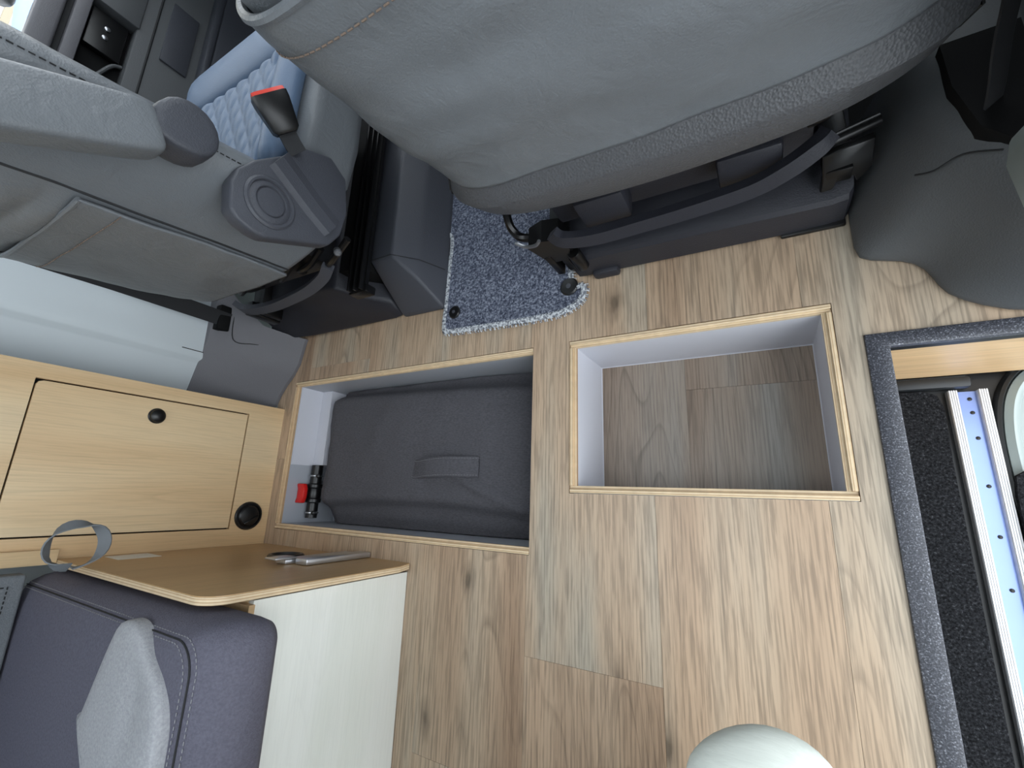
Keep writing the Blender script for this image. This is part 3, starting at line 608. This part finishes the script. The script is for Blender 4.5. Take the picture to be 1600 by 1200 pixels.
box('windscreen_header', -1.84, 0.64, 1.75, 2.34, 1.85, 2.0, 'pale_lining', wf)

# ------------------------------------------------------------------ FRONT SEATS
SEC = [(-0.31, 0.14), (-0.325, 0.125), (-0.333, 0.095), (-0.325, 0.055), (-0.29, 0.022), (-0.23, 0.006), (-0.12, 0.0), (0.0, -0.003), (0.12, 0.0), (0.23, 0.006), (0.30, 0.022), (0.345, 0.050), (0.362, 0.09), (0.36, 0.125), (0.34, 0.145)]
def lerp_tab(tab, z):
    for (a, va), (b, vb) in zip(tab, tab[1:]):
        if z <= b: return va + (vb - va) * max(0, (z - a) / (b - a))
    return tab[-1][1]
WT = [(0.40, 0.93), (0.48, 0.98), (0.60, 1.0), (0.80, 1.02), (1.0, 1.0), (1.12, 0.90), (1.20, 0.75), (1.25, 0.55)]
def seat(cx, label_part, sec, asym):
    pass
def back_y(z): return 0.502 - 0.12 * (z - 0.5) + (0.06 * ((z - 1.1) / 0.15) ** 2 if z > 1.1 else 0)
def wrinkle(dx, z, seed):
    w = 0.0065 * noise.noise(Vector((dx * 2.4 + z * 2.2 + seed, z * 6.0 - dx * 1.5, seed))) + 0.0022 * noise.noise(Vector((dx * 9 + z * 7, z * 16 - dx * 5, seed + 3)))
    return w
def back_surface(cx, sec, z0, z1, u0, u1, off, seed, nu=90, nz=60, folds=0.0, amp=1.0, zf=None):
    cs = catmull([(a, b, 0) for a, b in sec], 12); m = len(cs) - 1; rows = []
    for j in range(nz + 1):
        row = []
        for i in range(nu + 1):
            u = u0 + (u1 - u0) * i / nu; f = u * m; k = min(int(f), m - 1); p = cs[k].lerp(cs[k + 1], f - k)
            tq = (cs[min(k + 2, m)] - cs[max(k - 1, 0)]).normalized(); nr = Vector((tq.y, -tq.x, 0))
            z = (zf(u, j / nz) if zf else z0 + (z1 - z0) * j / nz); w = lerp_tab(WT, z)
            o = off + amp * wrinkle(p.x, z, seed)
            if folds and z > 0.80: o += folds * abs(math.sin((z + 0.12 * p.x) * 48)) ** 0.6 * math.exp(-((p.x + 0.04) / 0.15) ** 4)
            row.append((cx + (p.x + nr.x * o) * w, back_y(z) + p.y + nr.y * o, z))
        rows.append(row)
    return rows
def surf(name, rows, mat, parent, th=0.006):
    bm = bmesh.new(); V = [[bm.verts.new(p) for p in r] for r in rows]
    for j in range(len(V) - 1):
        for i in range(len(V[0]) - 1): bm.faces.new((V[j][i], V[j][i + 1], V[j + 1][i + 1], V[j + 1][i]))
    o = finish(name, bm, mat, parent, angle=70)
    md = o.modifiers.new('thickness', 'SOLIDIFY'); md.thickness = th * S; md.offset = 0
    return o
def front_foam(cx, parent, mat):
    rings = []
    for z in [0.42 + 0.04 * k for k in range(21)]:
        w = lerp_tab(WT, z); y = back_y(z)
        rings.append([(cx + a * w, y + b, z) for a, b in ((-0.29, 0.03), (-0.318, 0.10), (-0.312, 0.13), (-0.27, 0.165), (-0.2, 0.16), (-0.1, 0.145), (0, 0.14), (0.1, 0.145), (0.2, 0.16), (0.27, 0.165), (0.312, 0.122), (0.314, 0.10), (0.27, 0.05), (0.15, 0.014), (0, 0.012), (-0.15, 0.014))])
    return loft('back_cushion', rings, mat, parent, sub=1)
def quilt(name, x0, x1, y0, y1, z, mat, parent, q=0.027, h=0.006, n=90):
    bm = bmesh.new(); V = []
    for j in range(n + 1):
        r = []
        for i in range(n + 1):
            x = x0 + (x1 - x0) * i / n; y = y0 + (y1 - y0) * j / n
            a = (x + y * 0.58) / q; b = (x - y * 0.58) / q
            e = min(i, n - i, j, n - j) / n
            r.append(bm.verts.new((x, y, z + h * (abs(math.sin(a * math.pi / 2)) * abs(math.sin(b * math.pi / 2))) ** 0.5 - 0.016 * math.exp(-(e / 0.035) ** 2) - 0.02 * (1 - ((x - (x0 + x1) / 2) / (x1 - x0) * 2) ** 2) * 0.5)))
        V.append(r)
    for j in range(n):
        for i in range(n): bm.faces.new((V[j][i], V[j][i + 1], V[j + 1][i + 1], V[j + 1][i]))
    return finish(name, bm, mat, parent, angle=80)
def common(cx, root, leather):
    front_foam(cx, root, leather)
    # seat cushion: base shell, bolsters, front roll, quilted centre
    cb = loft('seat_cushion', [[(cx + x, y, z) for x, y in ((-0.30, 0.62), (0.30, 0.62), (0.315, 0.80), (0.31, 1.10), (0.27, 1.20), (0.10, 1.225), (-0.10, 1.225), (-0.27, 1.20), (-0.31, 1.10), (-0.315, 0.80))] for z in (0.36, 0.40, 0.46, 0.52, 0.53)], leather, root, sub=1)
    for s in (-1, 1):
        loft('side_bolster', [[(cx + s * (0.252 + 0.040 * math.cos(a)), y, zc + 0.030 * math.sin(a)) for a in [k * math.pi / 6 for k in range(12)]] for y, zc in ((0.66, 0.555), (0.75, 0.555), (0.9, 0.552), (1.0, 0.548), (1.06, 0.542))], 'leather_skylit', cb, sub=1)
    quilt('quilted_panel', cx - 0.213, cx + 0.213, 0.66, 1.045, 0.560, 'leather_skylit', cb)
    loft('front_roll', [[(cx + x, 1.130 + 0.086 * math.cos(a), 0.532 + 0.030 * math.sin(a)) for a in [k * math.pi / 6 for k in range(12)]] for x in (-0.29, -0.26, -0.12, 0.0, 0.12, 0.26, 0.29)], 'leather_skylit', cb, sub=1)
    hr = loft('headrest', [[(cx + a * s, back_y(1.2) + 0.11 + b * s, z) for a, b in ((-0.15, -0.03), (-0.16, 0.02), (-0.13, 0.06), (0, 0.07), (0.13, 0.06), (0.16, 0.02), (0.15, -0.03), (0, -0.045))] for z, s in ((1.30, 0.85), (1.33, 1.0), (1.43, 1.0), (1.48, 0.8))], leather, root, sub=2)
    for s in (-0.06, 0.06): tube('headrest_post', [(cx + s, back_y(1.2) + 0.11, 1.18), (cx + s, back_y(1.2) + 0.11, 1.34)], 0.008, 'alloy', root)

# ---- nearer (passenger) seat
PC = -0.118
ps = thing('passenger_seat', (PC, 0.85, 0), 'grey leather front seat seen from behind, its backrest filling the top centre', 'seat')
common(PC, ps, 'leather')
surf('back_panel', back_surface(PC, SEC, 0.465, 1.25, 0.0, 1.0, 0.0, 2.0, amp=1.0, folds=0.004, nu=120, nz=90), 'leather', ps)
pk = surf('back_pocket', back_surface(PC, SEC, 0.468, 0.828, 0.175, 0.825, 0.013, 5.3, amp=2.5, nu=120, nz=70), 'leather', ps)
def line_at(cx, sec, z, u0, u1, off, seed, amp, n=80, zf=None): return back_surface(cx, sec, z, z, u0, u1, off, seed, nu=n, nz=1, amp=amp, zf=zf)[0]
stitches('stitching', line_at(PC, SEC, 0.785, 0.19, 0.81, 0.0172, 5.3, 2.5), 'thread', pk, 0.010, 0.0065, 0.0012)
tube('hem', line_at(PC, SEC, 0.828, 0.175, 0.825, 0.013, 5.3, 2.5), 0.006, 'leather', pk, 8)
# lower plastic shell: two facets with a ridge
cs = catmull([(a, b, 0) for a, b in SEC], 12)
def shell_ring(u, dz):
    m = len(cs) - 1; f = u * m; k = min(int(f), m - 1); p = cs[k].lerp(cs[k + 1], f - k); tq = (cs[min(k + 2, m)] - cs[max(k - 1, 0)]).normalized(); nr = Vector((tq.y, -tq.x, 0))
    low = 0.352 + 0.03 * abs(p.x / 0.333) ** 3
    pr = [(0.470, 0.004), (0.467, 0.010), (0.440, 0.028), (0.431, 0.031), (low + 0.014, 0.020), (low, 0.010), (low, -0.03), (0.47, -0.03)]
    return [(PC + (p.x + nr.x * o), back_y(z) + p.y + nr.y * o, z) for z, o in pr]
sh = loft('back_shell', [shell_ring(0.06 + 0.88 * i / 100, 0) for i in range(101)], 'seat_plastic', ps, angle=30)
for u in (0.21, 0.79):
    rg = shell_ring(u, 0); tube('shell_joint', [Vector(p) + Vector((0, -0.0005, 0)) for p in rg[1:6]], 0.003, 'seam_dark', sh, 6)
# under-seat frame, towel-bar style handle, base
fr = loft('seat_frame', [[(PC + x, y, z) for x, y in ((-0.235, 0.60), (0.235, 0.60), (0.25, 1.1), (-0.25, 1.1))] for z in (0.185, 0.36)], 'base_plastic', ps)
bar = catmull([(-0.355, 0.545, 0.235), (-0.335, 0.535, 0.215), (-0.27, 0.53, 0.205), (-0.18, 0.53, 0.207), (-0.08, 0.53, 0.213), (0.02, 0.533, 0.222), (0.075, 0.538, 0.242), (0.115, 0.548, 0.262), (0.132, 0.56, 0.272)], 6)
ribbon('release_bar', bar, (0, 0.25, 1), 0.030, 0.020, 'base_plastic', ps)
for x in (-0.24, 0.02): box('bar_bracket', x - 0.05, x + 0.05, 0.555, 0.61, 0.20, 0.285, 'base_plastic', fr, bev=0.008)
bs_ = loft('seat_base', [[(x, y + 0.002 * 0, z + dz_) for y, z in ((0.551 + yo, 0.010), (0.549 + yo, 0.088), (0.555 + yo, 0.098), (0.60, 0.122), (0.80, 0.180), (1.1, 0.180), (1.1, 0.010))] for x, yo, dz_ in ((-0.378, 0.004, 0.0), (-0.36, 0.0, 0.004), (0.08, -0.004, 0.0), (0.15, -0.002, -0.006), (0.176, 0.0, -0.002), (0.184, 0.012, 0.0))], 'base_plastic', ps, angle=25)
box('base_foot', -0.338, -0.272, 0.538, 0.60, 0.0006, 0.032, 'base_plastic', bs_, bev=0.008)
box('base_foot', 0.068, 0.180, 0.541, 0.60, 0.0006, 0.012, 'black_plastic', bs_, bev=0.004)
box('base_void', -0.36, 0.18, 0.64, 1.1, -0.005, 0.008, 'black_matt', bs_)
rk = box('slide_rail', -0.395, -0.355, 0.56, 1.1, 0.13, 0.165, 'frame_black', ps, bev=0.003)
box('slide_rail', 0.135, 0.175, 0.56, 1.1, 0.13, 0.165, 'frame_black', ps, bev=0.003)
# latch ironwork at the aisle side
lw = loft('latch_bracket', [[(-0.43 + x, y, z) for x, z in ((0, 0.20), (0.04, 0.215), (0.075, 0.205), (0.085, 0.16), (0.07, 0.12), (0.02, 0.12))] for y in (0.545, 0.60)], 'frame_black', ps, angle=30)
tube('latch_lever', catmull([(-0.455, 0.56, 0.215), (-0.43, 0.545, 0.212), (-0.40, 0.535, 0.222), (-0.385, 0.535, 0.235)], 5), [0.004] * 16, 'screw_steel', ps)
for i_, (x, y) in enumerate(((-0.405, 0.555), (-0.375, 0.56), (-0.352, 0.565))): box('rail_jaw', x - 0.009, x + 0.009, y - 0.012, y + 0.03, 0.06, 0.15, 'frame_black', ps, bev=0.003)
lathe('latch_roller', (-0.345, 0.548, 0.105), (0, 0, 1), [(0.014, -0.035), (0.016, -0.03), (0.016, 0.03), (0.014, 0.035)], 'frame_black', ps, 16)
tube('latch_hook', catmull([(-0.46, 0.62, 0.255), (-0.458, 0.59, 0.235), (-0.45, 0.58, 0.205), (-0.43, 0.58, 0.19)], 5), 0.010, 'frame_black', ps)
# ironwork by the right pillar
tube('cross_pin', [(0.125, 0.575, 0.225), (0.205, 0.60, 0.215)], 0.010, 'frame_black', ps, 12)
prism('latch_plate', [(0.128, 0.565, 0.205), (0.20, 0.575, 0.205), (0.205, 0.568, 0.14), (0.185, 0.562, 0.115), (0.178, 0.562, 0.135), (0.155, 0.56, 0.14), (0.150, 0.558, 0.115), (0.13, 0.558, 0.112), (0.132, 0.56, 0.15)], (0, 0.012, 0.002), 'frame_black', ps, bev=0.002, seg=1)
tube('cable', catmull([(0.105, 0.57, 0.29), (0.125, 0.56, 0.31), (0.14, 0.57, 0.33), (0.15, 0.6, 0.345)], 5), 0.006, 'frame_black', ps)

# ---- far (driver) seat
DC = -1.132
SD = [(-0.30, 0.20), (-0.33, 0.155), (-0.34, 0.10), (-0.33, 0.055), (-0.29, 0.022), (-0.22, 0.006), (-0.12, 0.0), (0.0, -0.003), (0.09, 0.0), (0.16, 0.008), (0.235, 0.030), (0.295, 0.060), (0.322, 0.088), (0.326, 0.110), (0.312, 0.128)]
ds = thing('driver_seat', (DC, 0.85, 0), 'grey leather front seat at left with raised armrest and quilted cushion tinted with blue sky light', 'seat')
common(DC, ds, 'leather')
zb = lambda u, t: (0.425 + 0.0 * u) + (1.25 - 0.425) * t
surf('back_panel', back_surface(DC, SD, 0.42, 1.25, 0.0, 1.0, 0.0, 8.0, folds=0.013, nu=120, nz=90), 'leather', ds)
pk = surf('back_pocket', back_surface(DC, SD, 0.415, 0.80, 0.13, 0.635, 0.011, 11.2, amp=1.6, nu=110, nz=70), 'leather', ds)
stitches('stitching', line_at(DC, SD, 0.742, 0.30, 0.63, 0.0155, 11.2, 1.6), 'thread', pk, 0.010, 0.0065, 0.0012)
tube('hem', line_at(DC, SD, 0.80, 0.13, 0.635, 0.011, 11.2, 1.6), 0.005, 'leather', pk, 8)
seam_z = [0.42 + (1.2 - 0.42) * k / 60 for k in range(61)]
def seam_line(u, off): return [back_surface(DC, SD, z, z, u, u, off, 8.0, nu=1, nz=1)[0][0] for z in seam_z]
tube('side_seam', seam_line(0.645, 0.002), 0.0035, 'seam_dark', ds, 6)
stitches('stitching', seam_line(0.885, 0.004), 'seam_dark', ds, 0.010, 0.0065, 0.0012)
# recliner side cover with round cap
cov = [(0.484, 0.652), (0.535, 0.660), (0.568, 0.653), (0.605, 0.627), (0.660, 0.570), (0.702, 0.543), (0.73, 0.471), (0.703, 0.425), (0.62, 0.41), (0.559, 0.420), (0.52, 0.446), (0.462, 0.583), (0.462, 0.607), (0.47, 0.635)]
rc = prism('recliner_cover', [(-0.83, y, z) for y, z in cov], (0.034, 0, 0), 'dark_plastic', ds, bev=0.006, seg=3)
rdg = loft('cover_ridge', [[(-0.798 + dx, y + n1 * 0.87, z - n1 * 0.49) for dx, n1 in ((0, -0.026), (0.012, -0.016), (0.012, 0.012), (0, 0.045))] for y, z in ((0.632, 0.588), (0.61, 0.55), (0.58, 0.498), (0.556, 0.448))], 'dark_plastic', rc, angle=20)
cp = lathe('round_cap', (-0.797, 0.537, 0.585), (1, 0.0, 0), [(0.052, -0.002), (0.052, 0.003), (0.048, 0.006), (0.044, 0.006), (0.042, 0.002), (0.034, 0.006), (0.031, 0.006), (0.029, 0.002), (0.027, 0.005), (0.010, 0.0065), (0.002, 0.0065)], 'dark_plastic', rc, 36)
# armrest folded up beside the backrest
ar = thing('arm', (0, 0, 0)); bpy.data.objects.remove(ar)
axd = Vector((0.01, -0.46, 0.86)).normalized()
p0 = Vector((-0.778, 0.543, 0.752))
def arm_ring(s, hw, hd, r=0.35):
    c = p0 + axd * s; wv = Vector((0, 1, 0)); wv = (wv - axd * wv.dot(axd)).normalized(); nx = wv.cross(axd).normalized()
    if nx.x < 0: nx = -nx
    out = []
    for k in range(20):
        a = 2 * math.pi * k / 20; ca, sa = math.cos(a), math.sin(a)
        out.append(tuple(c + wv * hw * math.copysign(abs(ca) ** r, ca) + nx * hd * math.copysign(abs(sa) ** r, sa)))
    return out
armr = loft('armrest', [arm_ring(s, w, d) for s, w, d in ((0.035, 0.026, 0.022), (0.040, 0.037, 0.028), (0.05, 0.040, 0.030), (0.2, 0.044, 0.031), (0.36, 0.044, 0.031), (0.40, 0.040, 0.028), (0.41, 0.03, 0.022))], 'leather', ds, sub=1)
capo = [(-0.040, 0.046), (-0.005, 0.050), (0.030, 0.036), (0.046, 0.010), (0.044, -0.022), (0.022, -0.046), (-0.008, -0.052), (-0.034, -0.040), (-0.046, -0.012), (-0.046, 0.020)]
cap = loft('armrest_pivot', [[(-0.825 + h, 0.556 + a * r, 0.752 + b * r) for a, b in capo] for h, r in ((0, 1.0), (0.03, 1.0), (0.066, 0.99), (0.072, 0.95), (0.075, 0.80))], 'dark_plastic', ds, sub=1)
# under seat: base, rails, frame
base = prism('seat_base', [(-1.56, 0.545, 0.040), (-1.40, 0.540, 0.025), (-1.22, 0.545, 0.012), (-1.02, 0.550, 0.003), (-0.985, 0.556, 0.003), (-0.99, 0.585, 0.06), (-1.05, 0.585, 0.12), (-1.10, 0.590, 0.20), (-1.46, 0.615, 0.21), (-1.56, 0.615, 0.18)], (0, 0.5, 0.02), 'base_plastic', ds, bev=0.012, seg=3)
box('slide_rail', -1.005, -0.945, 0.555, 1.25, 0.200, 0.212, 'frame_black', ds)
for x in (-0.998, -0.975, -0.952): box('rail_flange', x - 0.003, x + 0.003, 0.55, 1.25, 0.205, 0.228, 'frame_black', ds, bev=0.001)
box('slide_rail', -1.45, -1.40, 0.575, 1.25, 0.205, 0.235, 'frame_black', ds, bev=0.002)
box('rail_stop', -1.01, -0.94, 0.545, 0.57, 0.175, 0.212, 'frame_black', ds, bev=0.004)
box('rail_support', -1.08, -0.985, 0.64, 1.25, 0.0, 0.2, 'black_matt', ds)
box('seat_pan', -1.42, -1.01, 0.60, 1.15, 0.27, 0.40, 'black_plastic', ds, bev=0.02)
ribbon('release_bar', catmull([(-1.46, 0.575, 0.285), (-1.42, 0.555, 0.265), (-1.30, 0.545, 0.262), (-1.18, 0.545, 0.272), (-1.08, 0.55, 0.285), (-1.0, 0.56, 0.305), (-0.96, 0.57, 0.325)], 6), (0, 0.3, 1), 0.030, 0.018, 'dark_plastic', ds)
for k in range(5): tube('cable', catmull([(-1.40 + k * 0.1, 0.60, 0.30), (-1.36 + k * 0.1, 0.575, 0.325 + 0.012 * (k % 2)), (-1.31 + k * 0.1, 0.575, 0.345), (-1.25 + k * 0.1, 0.60, 0.36)], 5), 0.009, 'black_plastic', ds)
box('latch_block', -1.475, -1.44, 0.555, 0.60, 0.14, 0.245, 'frame_black', ds, bev=0.004)
box('latch_block', -1.435, -1.415, 0.56, 0.60, 0.15, 0.235, 'frame_black', ds, bev=0.004)
lathe('hinge_bolt', (-0.862, 0.56, 0.375), (0.6, -0.6, 0.3), [(0.009, -0.01), (0.009, 0.010), (0.006, 0.013)], 'seat_plastic', ds, 14)
# seat belt buckle
bk = thing('belt_buckle', (-0.80, 0.70, 0.53), 'black seat belt buckle with red release button beside the left seat', 'buckle')
ba = Vector((-0.79, 0.700, 0.580)); bb = Vector((-0.79, 0.742, 0.622)); dv = (bb - ba).normalized(); vw = Vector((0.9, -0.35, 0.55)); wv = dv.cross(vw).normalized(); nv = dv.cross(wv)
def bring(s, hw, hn): c = ba + dv * s; return [tuple(c + wv * hw * a + nv * hn * b) for a, b in ((1, 0.8), (0.8, 1), (-0.8, 1), (-1, 0.8), (-1, -0.8), (-0.8, -1), (0.8, -1), (1, -0.8))]
loft('buckle_body', [bring(0.0, 0.020, 0.012), bring(0.006, 0.026, 0.016), bring(0.058, 0.034, 0.021), bring(0.070, 0.034, 0.021)], 'black_plastic', bk)
loft('release_button', [bring(0.0705, 0.032, 0.019), bring(0.077, 0.031, 0.017)], 'buckle_red', bk)
ribbon('buckle_stalk', [tuple(ba - dv * 0.035 + Vector((0, 0.0, -0.004))), tuple(ba - dv * 0.018), tuple(ba)], tuple(wv), 0.034, 0.008, 'belt_dark', bk)

# ------------------------------------------------------------------ FLOOR CONSOLE BOX AND CARPET MAT
con = thing('floor_console', (-0.9, 0.85, 0), 'dark plastic floor console between the left seat rails and carpet mat', 'console')
def cr(x0, x1, y0, y1, z): return [(x0, y0, z), (x1, y0, z), (x1, y1, z), (x0, y1, z)]
bm = bmesh.new(); add_loft(bm, [cr(-0.982, -0.815, 0.549, 1.25, 0.0005), cr(-0.982, -0.815, 0.549, 1.25, 0.02), cr(-0.982, -0.848, 0.610, 1.25, 0.105), cr(-0.985, -0.895, 0.665, 1.25, 0.172)])
bmesh.ops.recalc_face_normals(bm, faces=bm.faces); bmesh.ops.bevel(bm, geom=list(bm.edges), offset=0.010, segments=3, affect='EDGES', profile=0.5)
finish('console_body', bm, 'dark_plastic', con)
tube('lid_joint', [(-0.985, 0.668, 0.1735), (-0.897, 0.668, 0.1725), (-0.848, 0.672, 0.109), (-0.815, 0.672, 0.025)], 0.0014, 'seam_dark', con, 6)

mat_o = [(-0.94, 1.05), (-0.925, 0.93), (-0.824, 0.81), (-0.806, 0.78), (-0.808, 0.70), (-0.812, 0.56), (-0.815, 0.495), (-0.808, 0.475), (-0.79, 0.470), (-0.70, 0.466), (-0.58, 0.463), (-0.47, 0.462), (-0.415, 0.469), (-0.38, 0.488), (-0.368, 0.512), (-0.372, 0.53), (-0.402, 0.545), (-0.402, 0.75), (-0.402, 1.05)]
fm = thing('carpet_mat', (-0.6, 0.75, 0.0), 'blue grey flecked carpet mat with pale bound edge between the front seats', 'mat')
loft('mat_pile', [[(x, y, z) for x, y in mat_o] for z in (0.0012, 0.008, 0.0105)], 'mat_carpet', fm)
bp = catmull([(x, y, 0.0075) for x, y in mat_o], 5)
tube('binding', bp, 0.0075, 'mat_binding', fm, 8)
bm = bmesh.new(); acc = 0
for i in range(len(bp) - 1):
    d = bp[i + 1] - bp[i]; L = d.length; tt = d.normalized(); nr = Vector((tt.y, -tt.x, 0))
    k = 0
    while k < L:
        p = bp[i] + tt * k; j = random.uniform(-0.003, 0.003)
        add_tube(bm, [p - nr * 0.006 + Vector((0, 0, 0.007)), p + nr * 0.004 + tt * j + Vector((0, 0, 0.006)), p + nr * 0.013 + tt * j * 2 + Vector((0, 0, -0.004))], 0.0012, 4); k += 0.0055
o = finish('binding_thread', bm, 'mat_binding', fm); o['kind'] = 'stuff'
for x, y, r in ((-0.407, 0.532, 0.0245), (-0.777, 0.528, 0.020)):
    b_ = lathe('mat_fixing', (x, y, 0.010), (0, 0, 1), [(r, 0), (r, 0.003), (r * 0.85, 0.006), (r * 0.3, 0.0068), (0.002, 0.0068)], 'black_plastic', fm, 28)
    lathe('fixing_centre', (x, y, 0.0168), (0, 0, 1), [(r * 0.28, -0.001), (r * 0.28, 0.001), (r * 0.12, 0.0015)], 'dark_plastic', b_, 12)

# ------------------------------------------------------------------ PERSON crouching behind the camera (knees reach into the frame)
def skin_body(name, verts, edges, mat, parent=None, sub=2, root=0):
    me = bpy.data.meshes.new(name); me.from_pydata([Vector(v[0]) * S for v in verts], edges, []); me.materials.append(M[mat])
    o = bpy.data.objects.new(name, me); link(o, (0, 0, 0), parent)
    o.modifiers.new('skin', 'SKIN'); 
    if not me.skin_vertices: 
        me.skin_vertices.new()
    for i, v in enumerate(verts): me.skin_vertices[0].data[i].radius = (v[1] * S, v[1] * S); me.skin_vertices[0].data[i].use_root = (i == root)
    md = o.modifiers.new('subdivision', 'SUBSURF'); md.levels = sub; md.render_levels = sub
    me.polygons.foreach_set('use_smooth', [True] * len(me.polygons)); o.modifiers['skin'].use_smooth_shade = True
    return o
pr = thing('person', (-0.15, -0.66, 0), 'person in pale trousers crouching at the bottom edge, only the knees in view', 'person')
LK, RK = (-0.302, -0.333, 0.465), (-0.036, -0.213, 0.468)
bv = [((-0.15, -0.74, 0.30), 0.10), ((-0.15, -0.74, 0.50), 0.085), ((-0.15, -0.68, 0.74), 0.095), ((-0.15, -0.62, 0.88), 0.045), ((-0.15, -0.57, 0.98), 0.045), ((-0.15, -0.54, 1.06), 0.075), ((-0.15, -0.535, 1.15), 0.072),
      ((0.02, -0.66, 0.80), 0.05), ((0.10, -0.72, 0.60), 0.042), ((0.02, -0.56, 0.475), 0.030), ((-0.32, -0.66, 0.80), 0.05), ((-0.40, -0.72, 0.60), 0.042), ((-0.30, -0.60, 0.475), 0.030),
      ((-0.06, -0.70, 0.30), 0.085), (RK, 0.045), ((-0.01, -0.78, 0.09), 0.034), ((-0.01, -0.67, 0.035), 0.026), ((-0.24, -0.70, 0.30), 0.085), (LK, 0.045), ((-0.29, -0.80, 0.09), 0.034), ((-0.29, -0.69, 0.035), 0.026)]
be = [(0, 1), (1, 2), (2, 3), (3, 4), (4, 5), (5, 6), (2, 7), (7, 8), (8, 9), (2, 10), (10, 11), (11, 12), (0, 13), (13, 14), (14, 15), (15, 16), (0, 17), (17, 18), (18, 19), (19, 20)]
for hand, bx_ in ((9, 0.02), (12, -0.30)):                 # palms and fingers resting on the thighs
    bx0_, by0_, bz0_ = bv[hand][0]; pi_ = len(bv); bv.append(((bx0_ - 0.01, by0_ + 0.05, bz0_ - 0.002), 0.024)); be.append((hand, pi_))
    for k in range(4):
        a = len(bv); fx = bx0_ - 0.034 + 0.018 * k; ln = (0.040, 0.048, 0.045, 0.034)[k]
        bv += [((fx, by0_ + 0.085, bz0_ + 0.002), 0.0085), ((fx, by0_ + 0.085 + ln * 0.6, bz0_ - 0.004), 0.008), ((fx, by0_ + 0.085 + ln, bz0_ - 0.016), 0.0065)]
        be += [(pi_, a), (a, a + 1), (a + 1, a + 2)]
    a = len(bv); bv += [((bx0_ + 0.035, by0_ + 0.05, bz0_ - 0.004), 0.009), ((bx0_ + 0.052, by0_ + 0.08, bz0_ - 0.014), 0.008)]; be += [(pi_, a), (a, a + 1)]
skin_body('body', bv, be, 'skin', pr)
tv = [((-0.15, -0.74, 0.32), 0.115), ((0.0, -0.69, 0.315), 0.095), ((-0.005, -0.46, 0.415), 0.080), (RK, 0.070), ((-0.028, -0.40, 0.36), 0.058), ((-0.01, -0.74, 0.13), 0.050),
      ((-0.24, -0.69, 0.315), 0.095), ((-0.27, -0.52, 0.40), 0.080), (LK, 0.066), ((-0.29, -0.48, 0.36), 0.058), ((-0.29, -0.76, 0.13), 0.050), ((-0.15, -0.75, 0.42), 0.105)]
skin_body('trousers', tv, [(0, 1), (1, 2), (2, 3), (3, 4), (4, 5), (0, 6), (6, 7), (7, 8), (8, 9), (9, 10), (0, 11)], 'trouser_cloth', pr, sub=3)
jv = [((-0.15, -0.75, 0.45), 0.11), ((-0.15, -0.71, 0.66), 0.115), ((-0.15, -0.665, 0.80), 0.09), ((-0.15, -0.63, 0.865), 0.06), ((0.02, -0.665, 0.80), 0.065), ((0.10, -0.72, 0.60), 0.055), ((0.04, -0.60, 0.495), 0.042), ((-0.32, -0.665, 0.80), 0.065), ((-0.40, -0.72, 0.60), 0.055), ((-0.32, -0.64, 0.495), 0.042)]
skin_body('jacket', jv, [(0, 1), (1, 2), (2, 3), (2, 4), (4, 5), (5, 6), (2, 7), (7, 8), (8, 9)], 'jacket_cloth', pr)
for x, y in ((-0.01, -0.67), (-0.29, -0.69)):
    loft('shoe', [[(x + a * w, yy, 0.002 + b * h) for a, b in ((-1, 0), (1, 0), (1.05, 0.35), (0.8, 0.8), (0.3, 1), (-0.3, 1), (-0.8, 0.8), (-1.05, 0.35))] for yy, w, h in ((y - 0.16, 0.03, 0.07), (y - 0.13, 0.038, 0.10), (y - 0.06, 0.038, 0.10), (y, 0.046, 0.07), (y + 0.05, 0.046, 0.055), (y + 0.075, 0.03, 0.04))], 'shoe_white', pr, sub=1)
loft('hair', [[(-0.15 + 0.082 * s * math.cos(a), -0.55 + 0.088 * s * math.sin(a), z) for a in [k * math.pi / 8 for k in range(16)]] for z, s in ((1.10, 0.98), (1.15, 1.06), (1.20, 0.96), (1.235, 0.6), (1.24, 0.2))], 'hair', pr, sub=1)
